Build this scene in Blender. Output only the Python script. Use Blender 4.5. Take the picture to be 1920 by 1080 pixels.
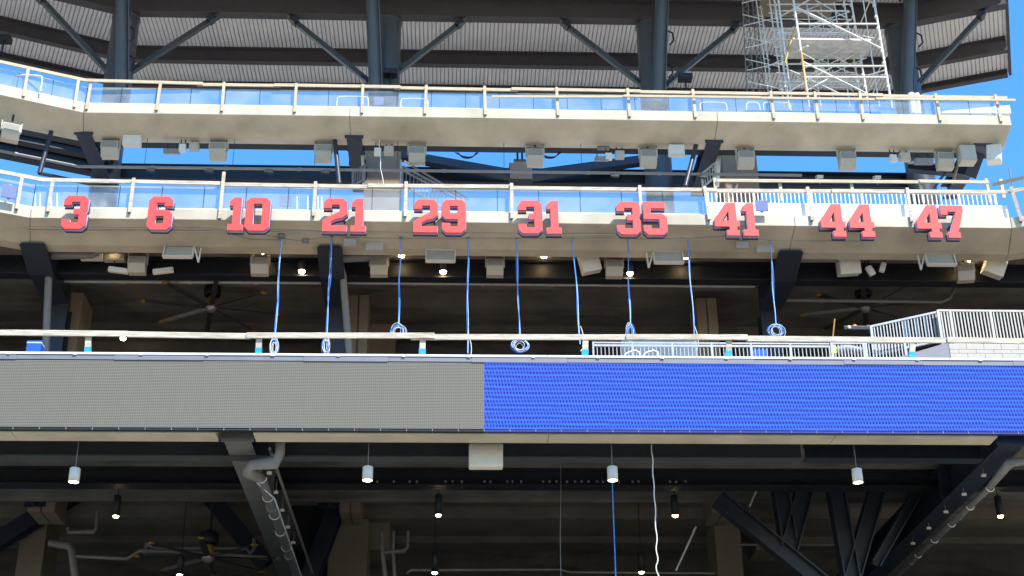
import bpy, bmesh, math, random, re
from mathutils import Vector, Matrix, Quaternion
random.seed(7)
R = math.radians
scene = bpy.context.scene
for o in list(bpy.data.objects): bpy.data.objects.remove(o)

# ------------------------------------------------------------------ camera
F = 2700.0                                   # focal length in pixels of a 1920 px wide picture
CAM = Vector((0, -28, 1.7))
YAW, PITCH, ROLL = R(2.58), R(26), 0.011
fwd = Vector((math.sin(YAW)*math.cos(PITCH), math.cos(YAW)*math.cos(PITCH), math.sin(PITCH)))
_r0 = Vector((math.cos(YAW), -math.sin(YAW), 0)); _u0 = _r0.cross(fwd)
rgt = _r0*math.cos(ROLL) - _u0*math.sin(ROLL); upv = rgt.cross(fwd)
cam = bpy.data.cameras.new('camera'); camo = bpy.data.objects.new('camera', cam)
scene.collection.objects.link(camo)
camo.matrix_world = Matrix(((rgt.x, upv.x, -fwd.x, CAM.x), (rgt.y, upv.y, -fwd.y, CAM.y), (rgt.z, upv.z, -fwd.z, CAM.z), (0, 0, 0, 1)))
cam.sensor_fit = 'HORIZONTAL'; cam.sensor_width = 36; cam.lens = 36*F/1920
cam.clip_start = 0.1; cam.clip_end = 3000
scene.camera = camo

# ------------------------------------------------------------------ sky and sun
SUN_EL, SUN_AZ = R(54), R(33)                # azimuth measured from behind the camera towards the right
S = Vector((math.sin(SUN_AZ)*math.cos(SUN_EL), -math.cos(SUN_AZ)*math.cos(SUN_EL), math.sin(SUN_EL)))
w = bpy.data.worlds.new('World'); scene.world = w; w.use_nodes = True
nt = w.node_tree; bg = nt.nodes['Background']
sky = nt.nodes.new('ShaderNodeTexSky'); sky.sky_type = 'NISHITA'; sky.sun_disc = False
sky.sun_elevation = SUN_EL; sky.sun_rotation = math.atan2(S.x, S.y)
sky.altitude = 100; sky.air_density = 1.5; sky.dust_density = 0.05; sky.ozone_density = 9.0
hs_ = nt.nodes.new('ShaderNodeHueSaturation'); hs_.inputs['Saturation'].default_value = 1.18
nt.links.new(sky.outputs[0], hs_.inputs['Color']); nt.links.new(hs_.outputs[0], bg.inputs['Color']); bg.inputs['Strength'].default_value = 0.15
sl = bpy.data.lights.new('sun', 'SUN'); sl.energy = 4.4; sl.angle = R(0.5); sl.color = (1, 0.95, 0.86)
so = bpy.data.objects.new('sun', sl); scene.collection.objects.link(so)
so.rotation_euler = (-S).to_track_quat('-Z', 'Y').to_euler(); so.location = S*60
scene.view_settings.view_transform = 'Standard'; scene.view_settings.look = 'None'
scene.view_settings.exposure = 1.0; scene.view_settings.gamma = 1
scene.render.engine = 'CYCLES'
scene.cycles.max_bounces = 8; scene.cycles.diffuse_bounces = 5; scene.cycles.transparent_max_bounces = 24
scene.render.resolution_x = 1024; scene.render.resolution_y = 576

# ------------------------------------------------------------------ helpers
def P(u, v, Y):                              # point of the vertical plane y = Y that is seen at (u, v)
    d = fwd + rgt*((u-960)/F) + upv*((540-v)/F)
    return CAM + d*((Y-CAM.y)/d.y)
def ZC(v, Y): return P(960, v, Y).z
def XU(u, v, Y): return P(u, v, Y).x
V = Vector
COL = scene.collection
ORG = {}
def mat(name): return MATS[name]
class MB:
    def __init__(s): s.v = []; s.f = []; s.sm = []
    def add(s, vs, fs, smooth=False):
        n = len(s.v); s.v += [V(p) for p in vs]
        for f in fs: s.f.append([i+n for i in f]); s.sm.append(smooth)
        return s
    def box(s, c, size, rot=None):
        hx, hy, hz = size[0]/2, size[1]/2, size[2]/2; c = V(c)
        vs = [V((x, y, z)) for x in (-hx, hx) for y in (-hy, hy) for z in (-hz, hz)]
        if rot is not None: vs = [rot @ p for p in vs]
        return s.add([p+c for p in vs], [(0,1,3,2),(4,6,7,5),(0,4,5,1),(2,3,7,6),(0,2,6,4),(1,5,7,3)])
    def bx(s, x0, x1, y0, y1, z0, z1):
        return s.box(((x0+x1)/2, (y0+y1)/2, (z0+z1)/2), (abs(x1-x0), abs(y1-y0), abs(z1-z0)))
    def beam(s, p0, p1, wd, h, up=(0, 0, 1)):
        p0, p1 = V(p0), V(p1); d = (p1-p0).normalized(); up = V(up)
        if abs(d.dot(up)) > .99: up = V((0, 1, 0))
        sd = d.cross(up).normalized(); u2 = sd.cross(d)
        vs = [q + sd*a*wd/2 + u2*b*h/2 for q in (p0, p1) for a, b in ((-1,-1),(1,-1),(1,1),(-1,1))]
        return s.add(vs, [(0,1,2,3),(4,7,6,5),(0,4,5,1),(1,5,6,2),(2,6,7,3),(3,7,4,0)])
    def ibeam(s, p0, p1, wd, h, tf=.04, tw=.03, up=(0, 0, 1)):
        p0, p1 = V(p0), V(p1); d = (p1-p0).normalized(); up = V(up)
        if abs(d.dot(up)) > .99: up = V((0, 1, 0))
        sd = d.cross(up).normalized(); u2 = sd.cross(d)
        a, b, t = wd/2, h/2, tw/2
        pr = [(-a,-b),(a,-b),(a,-b+tf),(t,-b+tf),(t,b-tf),(a,b-tf),(a,b),(-a,b),(-a,b-tf),(-t,b-tf),(-t,-b+tf),(-a,-b+tf)]
        n = len(pr)
        vs = [q + sd*x + u2*y for q in (p0, p1) for x, y in pr]
        return s.add(vs, [list(range(n))[::-1], list(range(n, 2*n))] + [(i, (i+1) % n, n+(i+1) % n, n+i) for i in range(n)])
    def tube(s, pts, r, n=8, closed=False):
        pts = [V(p) for p in pts]; m = len(pts); rings = []; prev = None
        rr = r if isinstance(r, (list, tuple)) else [r]*m
        for i, p in enumerate(pts):
            if closed: d = pts[(i+1) % m]-pts[i-1]
            else: d = pts[min(i+1, m-1)]-pts[max(i-1, 0)]
            d.normalize()
            if prev is None:
                a = V((0, 0, 1)) if abs(d.z) < .9 else V((0, 1, 0))
                prev = (a - d*a.dot(d)).normalized()
            else:
                q = prev - d*prev.dot(d); prev = q.normalized() if q.length > 1e-6 else prev
            b = d.cross(prev)
            k = 1.0
            if 0 < i < m-1 and not closed:
                c = (pts[i]-pts[i-1]).normalized().dot(d); k = 1/max(.6, c)
            rings.append([p + (prev*math.cos(2*math.pi*j/n) + b*math.sin(2*math.pi*j/n))*rr[i]*k for j in range(n)])
        vs = [q for rg in rings for q in rg]; fs = []
        for i in range(m if closed else m-1):
            i2 = (i+1) % m
            fs += [(i*n+j, i*n+(j+1) % n, i2*n+(j+1) % n, i2*n+j) for j in range(n)]
        s.add(vs, fs, True)
        if not closed:
            s.add(rings[0], [list(range(n))[::-1]]); s.add(rings[-1], [list(range(n))])
        return s
    def prism(s, poly, vec):                 # polygon of 3-D points extruded by vec
        n = len(poly); vec = V(vec); poly = [V(p) for p in poly]
        return s.add(poly + [p+vec for p in poly], [list(range(n))[::-1], list(range(n, 2*n))] + [(i, (i+1) % n, n+(i+1) % n, n+i) for i in range(n)])
    def lathe(s, c, prof, n=20, axis=(0, 0, 1)):
        ax = V(axis).normalized(); a = ax.orthogonal().normalized(); b = ax.cross(a); c = V(c)
        vs = [c + ax*z + (a*math.cos(2*math.pi*j/n) + b*math.sin(2*math.pi*j/n))*r for r, z in prof for j in range(n)]
        fs = [(i*n+j, i*n+(j+1) % n, (i+1)*n+(j+1) % n, (i+1)*n+j) for i in range(len(prof)-1) for j in range(n)]
        return s.add(vs, fs, True)
    def mesh(s, name, o=V((0, 0, 0))):
        me = bpy.data.meshes.new(name)
        me.from_pydata([tuple(p-o) for p in s.v], [], s.f)
        me.polygons.foreach_set('use_smooth', s.sm)
        bm = bmesh.new(); bm.from_mesh(me); bmesh.ops.recalc_face_normals(bm, faces=bm.faces); bm.to_mesh(me); bm.free()
        return me
    def build(s, name, m, parent=None, bevel=0):
        if parent is None:
            lo = [min(p[k] for p in s.v) for k in range(3)]; hi = [max(p[k] for p in s.v) for k in range(3)]
            o = V(((lo[0]+hi[0])/2, (lo[1]+hi[1])/2, lo[2]))
        else: o = ORG[parent]
        ob = bpy.data.objects.new(name, s.mesh(name, o)); COL.objects.link(ob)
        ob.data.materials.append(mat(m)); ORG[ob] = o
        if parent is None: ob.location = o
        else: ob.parent = parent
        if bevel:
            b = ob.modifiers.new('bevel', 'BEVEL'); b.width = bevel; b.segments = 2; b.limit_method = 'ANGLE'
        return ob
NW = {'3': 'three', '6': 'six', '10': 'ten', '21': 'twenty-one', '29': 'twenty-nine', '31': 'thirty-one', '35': 'thirty-five', '41': 'forty-one', '44': 'forty-four', '47': 'forty-seven'}
def words(t): return re.sub(r'\d+', lambda m: NW.get(m.group(), m.group()), t)
def tag(o, label, cat=None, group=None, kind=None):
    o['label'] = words(label)
    if cat: o['category'] = cat
    if group: o['group'] = group
    if kind: o['kind'] = kind
    return o
def thing(name, label, cat, loc, group=None):
    o = bpy.data.objects.new(name, None); COL.objects.link(o); o.location = V(loc); ORG[o] = V(loc)
    o.empty_display_size = .2
    return tag(o, label, cat, group)
def copy_tree(o, parent=None):
    kids = [c for c in bpy.data.objects if c.parent == o]
    c = o.copy(); COL.objects.link(c); ORG[c] = ORG[o].copy(); c.parent = parent
    for k in kids: copy_tree(k, c)
    return c
def place(proto, used, loc, label, group=None, rot=(0, 0, 0), scale=None):
    o = proto if not used else copy_tree(proto)
    o.location = V(loc); o.rotation_euler = rot; o['label'] = words(label)
    if scale: o.scale = (scale,)*3 if not isinstance(scale, (tuple, list)) else scale
    if group: o['group'] = group
    return o
ORD = ['leftmost', 'second from left', 'third from left', 'fourth from left', 'fifth from left', 'sixth from left', 'seventh from left',
       'eighth from left', 'ninth from left', 'tenth from left', 'eleventh from left', 'twelfth from left', 'thirteenth from left', 'fourteenth from left']
def smoothpts(pts, it=2):
    for _ in range(it):
        q = [pts[0]]
        for a, b in zip(pts[:-1], pts[1:]): q += [a*.75+b*.25, a*.25+b*.75]
        q.append(pts[-1]); pts = q
    return pts

# ------------------------------------------------------------------ materials
MATS = {}
def new_mat(name, base, rough=.6, metal=0.0, var=.12, scale=3.0, bump=0.0, stain=None, stretch=(1, 1, 1), spec=.4, fine=0):
    m = bpy.data.materials.new(name); m.use_nodes = True; n = m.node_tree.nodes; L = m.node_tree.links
    b = n['Principled BSDF']; b.inputs['Roughness'].default_value = rough; b.inputs['Metallic'].default_value = metal
    b.inputs['Specular IOR Level'].default_value = spec
    tc = n.new('ShaderNodeTexCoord'); geo = n.new('ShaderNodeNewGeometry')
    mp = n.new('ShaderNodeMapping'); mp.inputs['Scale'].default_value = stretch; L.new(geo.outputs['Position'], mp.inputs['Vector'])
    nz = n.new('ShaderNodeTexNoise'); nz.inputs['Scale'].default_value = scale; nz.inputs['Detail'].default_value = 7; nz.inputs['Roughness'].default_value = .62
    L.new(mp.outputs[0], nz.inputs['Vector'])
    rp = n.new('ShaderNodeValToRGB'); c = base
    rp.color_ramp.elements[0].position = .28; rp.color_ramp.elements[1].position = .72
    rp.color_ramp.elements[0].color = (*[max(0, x*(1-var)) for x in c], 1); rp.color_ramp.elements[1].color = (*[min(1, x*(1+var)) for x in c], 1)
    L.new(nz.outputs['Fac'], rp.inputs[0]); out = rp.outputs[0]
    if stain:
        n2 = n.new('ShaderNodeTexNoise'); n2.inputs['Scale'].default_value = stain[1]; n2.inputs['Detail'].default_value = 5
        mp2 = n.new('ShaderNodeMapping'); mp2.inputs['Scale'].default_value = stain[3] if len(stain) > 3 else (1, 1, 1)
        L.new(geo.outputs['Position'], mp2.inputs['Vector']); L.new(mp2.outputs[0], n2.inputs['Vector'])
        r2 = n.new('ShaderNodeValToRGB'); r2.color_ramp.elements[0].position = .5; r2.color_ramp.elements[1].position = .72
        L.new(n2.outputs['Fac'], r2.inputs[0])
        mx = n.new('ShaderNodeMixRGB'); mx.inputs[2].default_value = (*stain[0], 1)
        ml = n.new('ShaderNodeMath'); ml.operation = 'MULTIPLY'; ml.inputs[1].default_value = stain[2]
        L.new(r2.outputs[0], ml.inputs[0]); L.new(ml.outputs[0], mx.inputs[0]); L.new(out, mx.inputs[1]); out = mx.outputs[0]
    L.new(out, b.inputs['Base Color'])
    if bump:
        bp = n.new('ShaderNodeBump'); bp.inputs['Strength'].default_value = bump; bp.inputs['Distance'].default_value = .02
        nb = n.new('ShaderNodeTexNoise'); nb.inputs['Scale'].default_value = fine or scale*8; nb.inputs['Detail'].default_value = 5
        L.new(mp.outputs[0], nb.inputs['Vector']); L.new(nb.outputs['Fac'], bp.inputs['Height']); L.new(bp.outputs[0], b.inputs['Normal'])
    MATS[name] = m; return m
new_mat('precast', (.54, .49, .385), .85, var=.14, scale=1.1, bump=.15, stain=((.33, .295, .22), .8, .6, (.9, 1, .35)))
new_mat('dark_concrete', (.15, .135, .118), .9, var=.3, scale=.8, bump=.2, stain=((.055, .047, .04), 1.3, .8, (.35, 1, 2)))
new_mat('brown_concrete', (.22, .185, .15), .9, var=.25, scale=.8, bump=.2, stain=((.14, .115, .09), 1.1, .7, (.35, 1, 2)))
new_mat('pier_concrete', (.27, .21, .15), .88, var=.14, scale=.9, bump=.2, stain=((.2, .17, .13), .7, .5, (1, 1, .35)))
new_mat('ground_concrete', (.135, .12, .094), .9, var=.15, scale=.25)
new_mat('block_wall', (.46, .435, .38), .85, var=.07, scale=6, bump=.3)
new_mat('steel', (.019, .025, .043), .45, var=.2, scale=2.2, bump=.04, spec=.5)
new_mat('steel_brown', (.085, .075, .078), .5, var=.15, scale=2, spec=.4)
new_mat('brace_paint', (.05, .055, .062), .42, var=.15, scale=2)
new_mat('lit_beam_grey', (.15, .15, .15), .5, var=.2, scale=2)  # left beam only: light from the ground is put into this paler grey
new_mat('column_paint', (.055, .064, .074), .38, var=.12, scale=1.6, spec=.5)
new_mat('black_steel', (.012, .014, .02), .5, var=.3, scale=2)
new_mat('roof_deck', (.90, .83, .755), .55, var=.08, scale=1.3, stain=((.74, .70, .67), .6, .35))
new_mat('galvanised', (.42, .42, .41), .42, metal=.3, var=.16, scale=9, spec=.5)
new_mat('scaffold_steel', (.72, .70, .65), .5, metal=0, var=.22, scale=7, stain=((.42, .30, .14), 2.5, .4))
new_mat('rust_yellow', (.60, .36, .08), .6, var=.2, scale=6)
new_mat('pipe_grey', (.22, .21, .20), .5, metal=.2, var=.15, scale=4)
new_mat('pvc_grey', (.19, .19, .19), .45, var=.15, scale=4)
new_mat('white_paint', (.80, .79, .76), .45, var=.04, scale=4)
new_mat('picket_paint', (.48, .455, .40), .45, var=.06, scale=4)
new_mat('beige_box', (.47, .43, .35), .55, var=.06, scale=5, bump=.03)
new_mat('white_box', (.70, .66, .58), .5, var=.05, scale=5, bump=.03)
new_mat('grille', (.27, .255, .225), .7, var=.12, scale=40)
new_mat('flashing', (.20, .20, .225), .55, metal=.2, var=.1, scale=2.5)
new_mat('wood', (.52, .46, .37), .8, var=.38, scale=2.2, bump=.25, stretch=(1.2, 14, 14), stain=((.30, .22, .14), 1.9, .6, (1.2, 7, 7)))
new_mat('wood_fresh', (.50, .42, .295), .8, var=.25, scale=2.2, bump=.25, stretch=(1.2, 14, 14))
new_mat('blue_tape', (.015, .30, .72), .45, var=.3, scale=25)
new_mat('cable_blue', (.05, .25, .72), .5, var=.2, scale=8)
new_mat('cable_pale', (.55, .68, .86), .5, var=.2, scale=8)
new_mat('cable_white', (.74, .72, .66), .5, var=.1, scale=8)
new_mat('red_face', (.78, .07, .06), .5, var=.03, scale=2)
new_mat('lilac_trim', (.44, .43, .60), .45, var=.04, scale=3)
new_mat('navy', (.028, .036, .19), .45, var=.1, scale=3)
new_mat('blue_panel', (.10, .14, .30), .5, var=.08, scale=4)
new_mat('blue_plastic', (.02, .10, .45), .4, var=.1, scale=4)
new_mat('fan_yellow', (.34, .17, .025), .5, var=.1, scale=6)
new_mat('fan_dark', (.03, .03, .032), .5, var=.2, scale=6)
new_mat('fan_silver', (.3, .29, .28), .35, metal=.5, var=.2, scale=8)
new_mat('hi_vis', (.72, .80, .05), .7, var=.1, scale=6)
new_mat('red_plastic', (.5, .03, .03), .5, var=.1, scale=6)
def lamp_mat(name, col, st):
    m = bpy.data.materials.new(name); m.use_nodes = True; n = m.node_tree.nodes; L = m.node_tree.links
    b = n['Principled BSDF']; b.inputs['Emission Color'].default_value = (*col, 1); b.inputs['Emission Strength'].default_value = st
    b.inputs['Base Color'].default_value = (.8, .7, .5, 1); MATS[name] = m
lamp_mat('lamp_warm', (1, .72, .36), 26); lamp_mat('lamp_white', (1, .88, .66), 9)
def glass_mat(name, tint, haze):
    m = bpy.data.materials.new(name); m.use_nodes = True; n = m.node_tree.nodes; L = m.node_tree.links
    n.remove(n['Principled BSDF']); out = n['Material Output']
    t = n.new('ShaderNodeBsdfTransparent'); t.inputs[0].default_value = (*tint, 1)
    g = n.new('ShaderNodeBsdfGlossy'); g.inputs['Roughness'].default_value = .03
    d = n.new('ShaderNodeBsdfDiffuse'); nz = n.new('ShaderNodeTexNoise'); nz.inputs['Scale'].default_value = 1.3; nz.inputs['Detail'].default_value = 6
    geo = n.new('ShaderNodeNewGeometry'); L.new(geo.outputs['Position'], nz.inputs['Vector'])
    d.inputs[0].default_value = (.78, .82, .84, 1)
    rp = n.new('ShaderNodeMapRange'); rp.inputs[1].default_value = .3; rp.inputs[2].default_value = .75; rp.inputs[3].default_value = haze*.55; rp.inputs[4].default_value = haze*1.6
    L.new(nz.outputs['Fac'], rp.inputs[0])
    m1 = n.new('ShaderNodeMixShader'); L.new(rp.outputs[0], m1.inputs[0]); L.new(t.outputs[0], m1.inputs[1]); L.new(d.outputs[0], m1.inputs[2])
    fr = n.new('ShaderNodeFresnel'); fr.inputs[0].default_value = 1.5
    m2 = n.new('ShaderNodeMixShader'); L.new(fr.outputs[0], m2.inputs[0]); L.new(m1.outputs[0], m2.inputs[1]); L.new(g.outputs[0], m2.inputs[2])
    L.new(m2.outputs[0], out.inputs[0]); MATS[name] = m
glass_mat('glass', (.95, .975, .98), .17)
def led_mats():
    for nm in ('led_off', 'led_on'):
        m = bpy.data.materials.new(nm); m.use_nodes = True; n = m.node_tree.nodes; L = m.node_tree.links; b = n['Principled BSDF']
        geo = n.new('ShaderNodeNewGeometry'); sp = n.new('ShaderNodeSeparateXYZ'); L.new(geo.outputs['Position'], sp.inputs[0])
        def M(op, a, b2=None, c=None):
            q = n.new('ShaderNodeMath'); q.operation = op
            for i, x in enumerate((a, b2, c)):
                if x is None: continue
                if isinstance(x, (int, float)): q.inputs[i].default_value = x
                else: L.new(x, q.inputs[i])
            return q.outputs[0]
        x, z = sp.outputs[0], sp.outputs[2]
        nz = n.new('ShaderNodeTexNoise'); nz.inputs['Scale'].default_value = 1.1; nz.inputs['Detail'].default_value = 3; L.new(geo.outputs['Position'], nz.inputs['Vector'])
        if nm == 'led_on':
            # rows of diodes, their beat drifting slowly across the screen
            dr = M('MULTIPLY', M('SUBTRACT', nz.outputs['Fac'], .5), .05)
            xs = M('ADD', M('ADD', x, M('MULTIPLY', z, .22)), dr)
            zs = M('ADD', M('SUBTRACT', z, M('MULTIPLY', M('MULTIPLY', x, x), .00022)), M('MULTIPLY', dr, .4))
            fx = M('SUBTRACT', M('FRACT', M('DIVIDE', xs, .066)), .5); fz = M('SUBTRACT', M('FRACT', M('DIVIDE', zs, .092)), .5)
            dd = M('SQRT', M('ADD', M('POWER', fx, 2), M('POWER', fz, 2)))
            rp = n.new('ShaderNodeValToRGB'); L.new(dd, rp.inputs[0]); e = rp.color_ramp.elements
            e[0].position = .20; e[0].color = (.002, .015, .48, 1); e[1].position = .42; e[1].color = (.05, .20, 1, 1)
            n2 = n.new('ShaderNodeTexNoise'); n2.inputs['Scale'].default_value = 26; n2.inputs['Detail'].default_value = 2; L.new(geo.outputs['Position'], n2.inputs['Vector'])
            mx = n.new('ShaderNodeMixRGB'); mx.inputs[2].default_value = (.14, .12, .95, 1)
            mr = n.new('ShaderNodeMapRange'); mr.inputs[1].default_value = .5; mr.inputs[2].default_value = .75; mr.inputs[3].default_value = 0; mr.inputs[4].default_value = .6
            L.new(n2.outputs['Fac'], mr.inputs[0]); L.new(mr.outputs[0], mx.inputs[0]); L.new(rp.outputs[0], mx.inputs[1])
            b.inputs['Base Color'].default_value = (.01, .01, .015, 1); b.inputs['Roughness'].default_value = .8; b.inputs['Specular IOR Level'].default_value = .1
            wv_ = M('SINE', M('ADD', M('MULTIPLY', z, 41), M('ADD', M('MULTIPLY', x, 1.7), M('MULTIPLY', nz.outputs['Fac'], 9))))
            L.new(mx.outputs[0], b.inputs['Emission Color']); L.new(M('ADD', .52, M('MULTIPLY', wv_, .08)), b.inputs['Emission Strength'])
        else:
            fz = M('ABSOLUTE', M('SUBTRACT', M('FRACT', M('DIVIDE', M('ADD', z, M('MULTIPLY', nz.outputs['Fac'], .012)), .034)), .5))
            fx = M('ABSOLUTE', M('SUBTRACT', M('FRACT', M('DIVIDE', x, .043)), .5))
            k = M('ADD', M('MULTIPLY', fz, 1.3), M('MULTIPLY', fx, .45))
            rp = n.new('ShaderNodeValToRGB'); L.new(k, rp.inputs[0]); e = rp.color_ramp.elements
            e[0].position = .1; e[0].color = (.052, .047, .038, 1); e[1].position = .75; e[1].color = (.21, .193, .155, 1)
            L.new(rp.outputs[0], b.inputs['Base Color']); b.inputs['Roughness'].default_value = .75
        MATS[nm] = m
led_mats()

# ------------------------------------------------------------------ setting
g = MB(); g.add([(-600, -600, 0), (600, -600, 0), (600, 600, 0), (-600, 600, 0)], [(0, 1, 2, 3)])
gr = g.build('ground', 'ground_concrete'); gr['kind'] = 'structure'

A_L, A_R = R(22), R(-21)
def path_pts(xl, xr, Y, ll, lr):             # plan line of a deck edge: left facet, straight run, right facet (both bend towards the field)
    pts = []
    if ll: pts.append(V((xl - ll*math.cos(A_L), Y - ll*math.sin(A_L))))
    pts.append(V((xl, Y))); pts.append(V((xr, Y)))
    if lr: pts.append(V((xr + lr*math.cos(A_R), Y + lr*math.sin(A_R))))
    return pts
def offs(pts, i, d):                         # mitred offset of plan vertex i towards the back of the building
    ns = []
    for a, b in ((i-1, i), (i, i+1)):
        if 0 <= a and b < len(pts):
            t = (pts[b]-pts[a]).normalized(); ns.append(V((-t.y, t.x)))
    n = sum(ns, V((0, 0))); n.normalize(); return pts[i] + n*(d/n.dot(ns[0]))
def sweep_seg(mb, pts, i, prof, gap=.006):   # solid with profile [(back, z)] along segment i of the plan line
    t = (pts[i+1]-pts[i]).normalized()*gap
    a = [offs(pts, i, b)+t for b, z in prof]; c = [offs(pts, i+1, b)-t for b, z in prof]; n = len(prof)
    vs = [V((q.x, q.y, z)) for q, (b, z) in zip(a, prof)] + [V((q.x, q.y, z)) for q, (b, z) in zip(c, prof)]
    return mb.add(vs, [list(range(n))[::-1], list(range(n, 2*n))] + [(k, (k+1) % n, n+(k+1) % n, n+k) for k in range(n)])
def split_path(pts, xs):                     # insert joints at given x on the straight run
    out = list(pts)
    for x in xs:
        for i in range(len(out)-1):
            if out[i].x < x < out[i+1].x and abs(out[i].y-out[i+1].y) < 1e-6:
                out.insert(i+1, V((x, out[i].y))); break
    return out
def along(pts, x):                           # (point, tangent) of the plan line at coordinate x
    for i in range(len(pts)-1):
        if x <= pts[i+1].x or i == len(pts)-2:
            k = (x-pts[i].x)/(pts[i+1].x-pts[i].x); return pts[i].lerp(pts[i+1], k), (pts[i+1]-pts[i]).normalized()

# --- the three decks
UY, MY, LY = 9.0, 5.0, 0.0
U_T, U_B, U_S = ZC(203, UY)-.02, ZC(222, UY), ZC(265, 9.8)
M_T, M_B, M_S = ZC(397, MY)-.02, ZC(418, MY), ZC(468, 5.9)
L_T, L_B = ZC(680, LY), ZC(809, LY)
up_path = path_pts(-11.14, 17.13, UY, 9, 0)
mid_path = path_pts(-10.92, 14.75, MY, 9, 9)
led_path = [V((-15, LY)), V((19, LY))]
dk = thing('upper_deck', 'topmost pale concrete walkway deck with sloped beige underside', 'deck', (0, UY, U_S))
pp = split_path(up_path, [-3.19, 8.01])
for i in range(len(pp)-1):
    m = MB(); sweep_seg(m, pp, i, [(0, U_T), (0, U_B), (.8, U_S), (1.15, U_S), (1.15, U_T-.1), (.35, U_T-.1), (.3, U_T)])
    m.build('fascia_panel', 'precast', dk, bevel=.012)
for i in range(len(pp)-1):
    m = MB(); sweep_seg(m, pp, i, [(1.2, U_S+.05), (1.2, U_T-.12), (1.55, U_T-.12), (1.55, U_S+.05)], 0)
    m.build('edge_beam', 'black_steel', dk)
CZ0 = ZC(520, 8.9)
dk = thing('number_deck', 'middle pale concrete deck whose front carries the red numbers', 'deck', (0, MY, M_S))
pp = split_path(mid_path, [-3.2, 8.96])
for i in range(len(pp)-1):
    m = MB(); sweep_seg(m, pp, i, [(0, M_T), (0, M_B), (.9, M_S), (1.3, M_S), (1.3, M_T-.1), (.35, M_T-.1), (.3, M_T)])
    m.build('fascia_panel', 'precast', dk, bevel=.012)
m = MB(); m.bx(-20, 22, 6.35, 7.3, M_T-.35, M_T-.1); m.build('floor_slab', 'dark_concrete', dk)
m = MB(); m.bx(-20, 22, 7.31, 10.6, CZ0+.5, CZ0+.62); m.build('bounce_topping', 'pier_concrete', dk)  # unseen slab added so that sunlight bounces upward to the roof
m = MB(); m.bx(-20, 22, 10.61, 16.5, CZ0+.5, CZ0+.62); m.build('bounce_sheet', 'white_paint', dk)  # out-of-view white sheet added to throw sunlight onto the roof underside
m = MB(); m.bx(-20, 22, 7.312, 7.44, M_T-.36, CZ0+.49); m.build('light_gap_filler', 'dark_concrete', dk)  # hidden box added to shut out light leaking in above the girder
GZ0 = ZC(520, 7)
m = MB(); m.ibeam((-20, 7.2, (GZ0+M_T-.36)/2), (22, 7.2, (GZ0+M_T-.36)/2), .35, M_T-.36-GZ0, .04, .03); m.build('girder', 'black_steel', dk)
dk = thing('lower_deck', 'lowest concrete deck carrying the long ribbon screen', 'deck', (0, LY, L_B-.1))
LSZ = ZC(828, .5); BX0 = XU(1890, 815, .6)
for x0, x1 in ((-15, -9.0), (-9.0, -4.86), (-4.1, 2.0), (2.0, 8.0), (8.0, 11.45), (12.3, 19)):
    m = MB(); m.bx(x0+.004, x1-.004, .12, .62, LSZ+.01, LSZ+.16); m.build('soffit_panel', 'precast', dk, bevel=.01)
m = MB(); m.bx(-18, 22, .0, 21, 8.0, 8.5); tag(m.build('bounce_block_floor', 'precast'), 'unseen slab added under the lower ceiling to block light off the ground', 'floor', kind='structure')  # not in view; added to keep ground bounce out of the lower interior
m = MB(); m.bx(-15, 19, .16, 7.4, 13.0, 13.25); m.build('floor_slab', 'dark_concrete', dk)
m = MB(); m.bx(-15, 19, .31, 7.35, 13.255, 13.32); m.build('bounce_topping', 'pier_concrete', dk)  # unseen layer added to bounce sun onto the middle ceiling
m = MB(); m.bx(-18, 22, 7.352, 7.448, 12.9, 14.5); m.build('light_gap_filler', 'dark_concrete', dk)  # box added to plug the gap where light leaks into the lower level
m = MB(); m.bx(-15, 19, .13, .3, LSZ+.17, 13.4); m.build('upstand', 'dark_concrete', dk)
gz0, gz1 = ZC(858, 1.3), ZC(826, 1.3)
m = MB(); m.ibeam((-15, 1.45, (gz0+gz1)/2), (XU(1505, 850, 1.3), 1.45, (gz0+gz1)/2), .3, gz1-gz0, .03, .03); m.build('edge_girder', 'column_paint', dk)
m = MB(); m.ibeam((XU(1512, 850, 1.3), 1.45, (gz0+gz1)/2), (BX0-.34, 1.45, (gz0+gz1)/2), .3, gz1-gz0, .03, .03); m.build('edge_girder', 'steel', dk)
m = MB(); z0, z1 = ZC(910, 5), 13.0
m.ibeam((-15, 5.2, (z0+z1)/2), (19, 5.2, (z0+z1)/2), .4, z1-z0, .04, .04); m.build('inner_girder', 'black_steel', dk)
for k in range(46):                           # little clips on the inner girder's lower flange
    u = 655+k*14+random.uniform(-4, 4)
    if u > 1340 or random.random() < .3: continue
    q = P(u, 903, 4.95); m = MB().box(q, (.045, .03, .05)); m.build('clip', 'pipe_grey', dk)

# --- concrete ceilings with planks and ribs (underside of the seating), back walls
def ceiling(name, label, z, y0, y1, run, X0, X1, zb, cm, drop):
    t = thing(name, label, 'ceiling', (0, y0, z))
    y = y0; k = 0
    while y < y1:
        h = .14 if k % 2 else 0
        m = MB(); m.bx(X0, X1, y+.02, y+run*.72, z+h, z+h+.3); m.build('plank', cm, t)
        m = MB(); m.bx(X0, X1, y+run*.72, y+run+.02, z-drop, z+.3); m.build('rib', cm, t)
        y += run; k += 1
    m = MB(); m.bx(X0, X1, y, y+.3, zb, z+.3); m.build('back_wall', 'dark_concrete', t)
    return t
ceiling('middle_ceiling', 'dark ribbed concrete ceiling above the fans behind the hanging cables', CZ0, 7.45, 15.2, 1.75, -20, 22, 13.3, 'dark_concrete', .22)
ceiling('lower_ceiling', 'dark ribbed concrete ceiling below the ribbon screen', 14.0, 7.45, 20.5, 2.5, -18, 22, 0, 'brown_concrete', .2)
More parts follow.
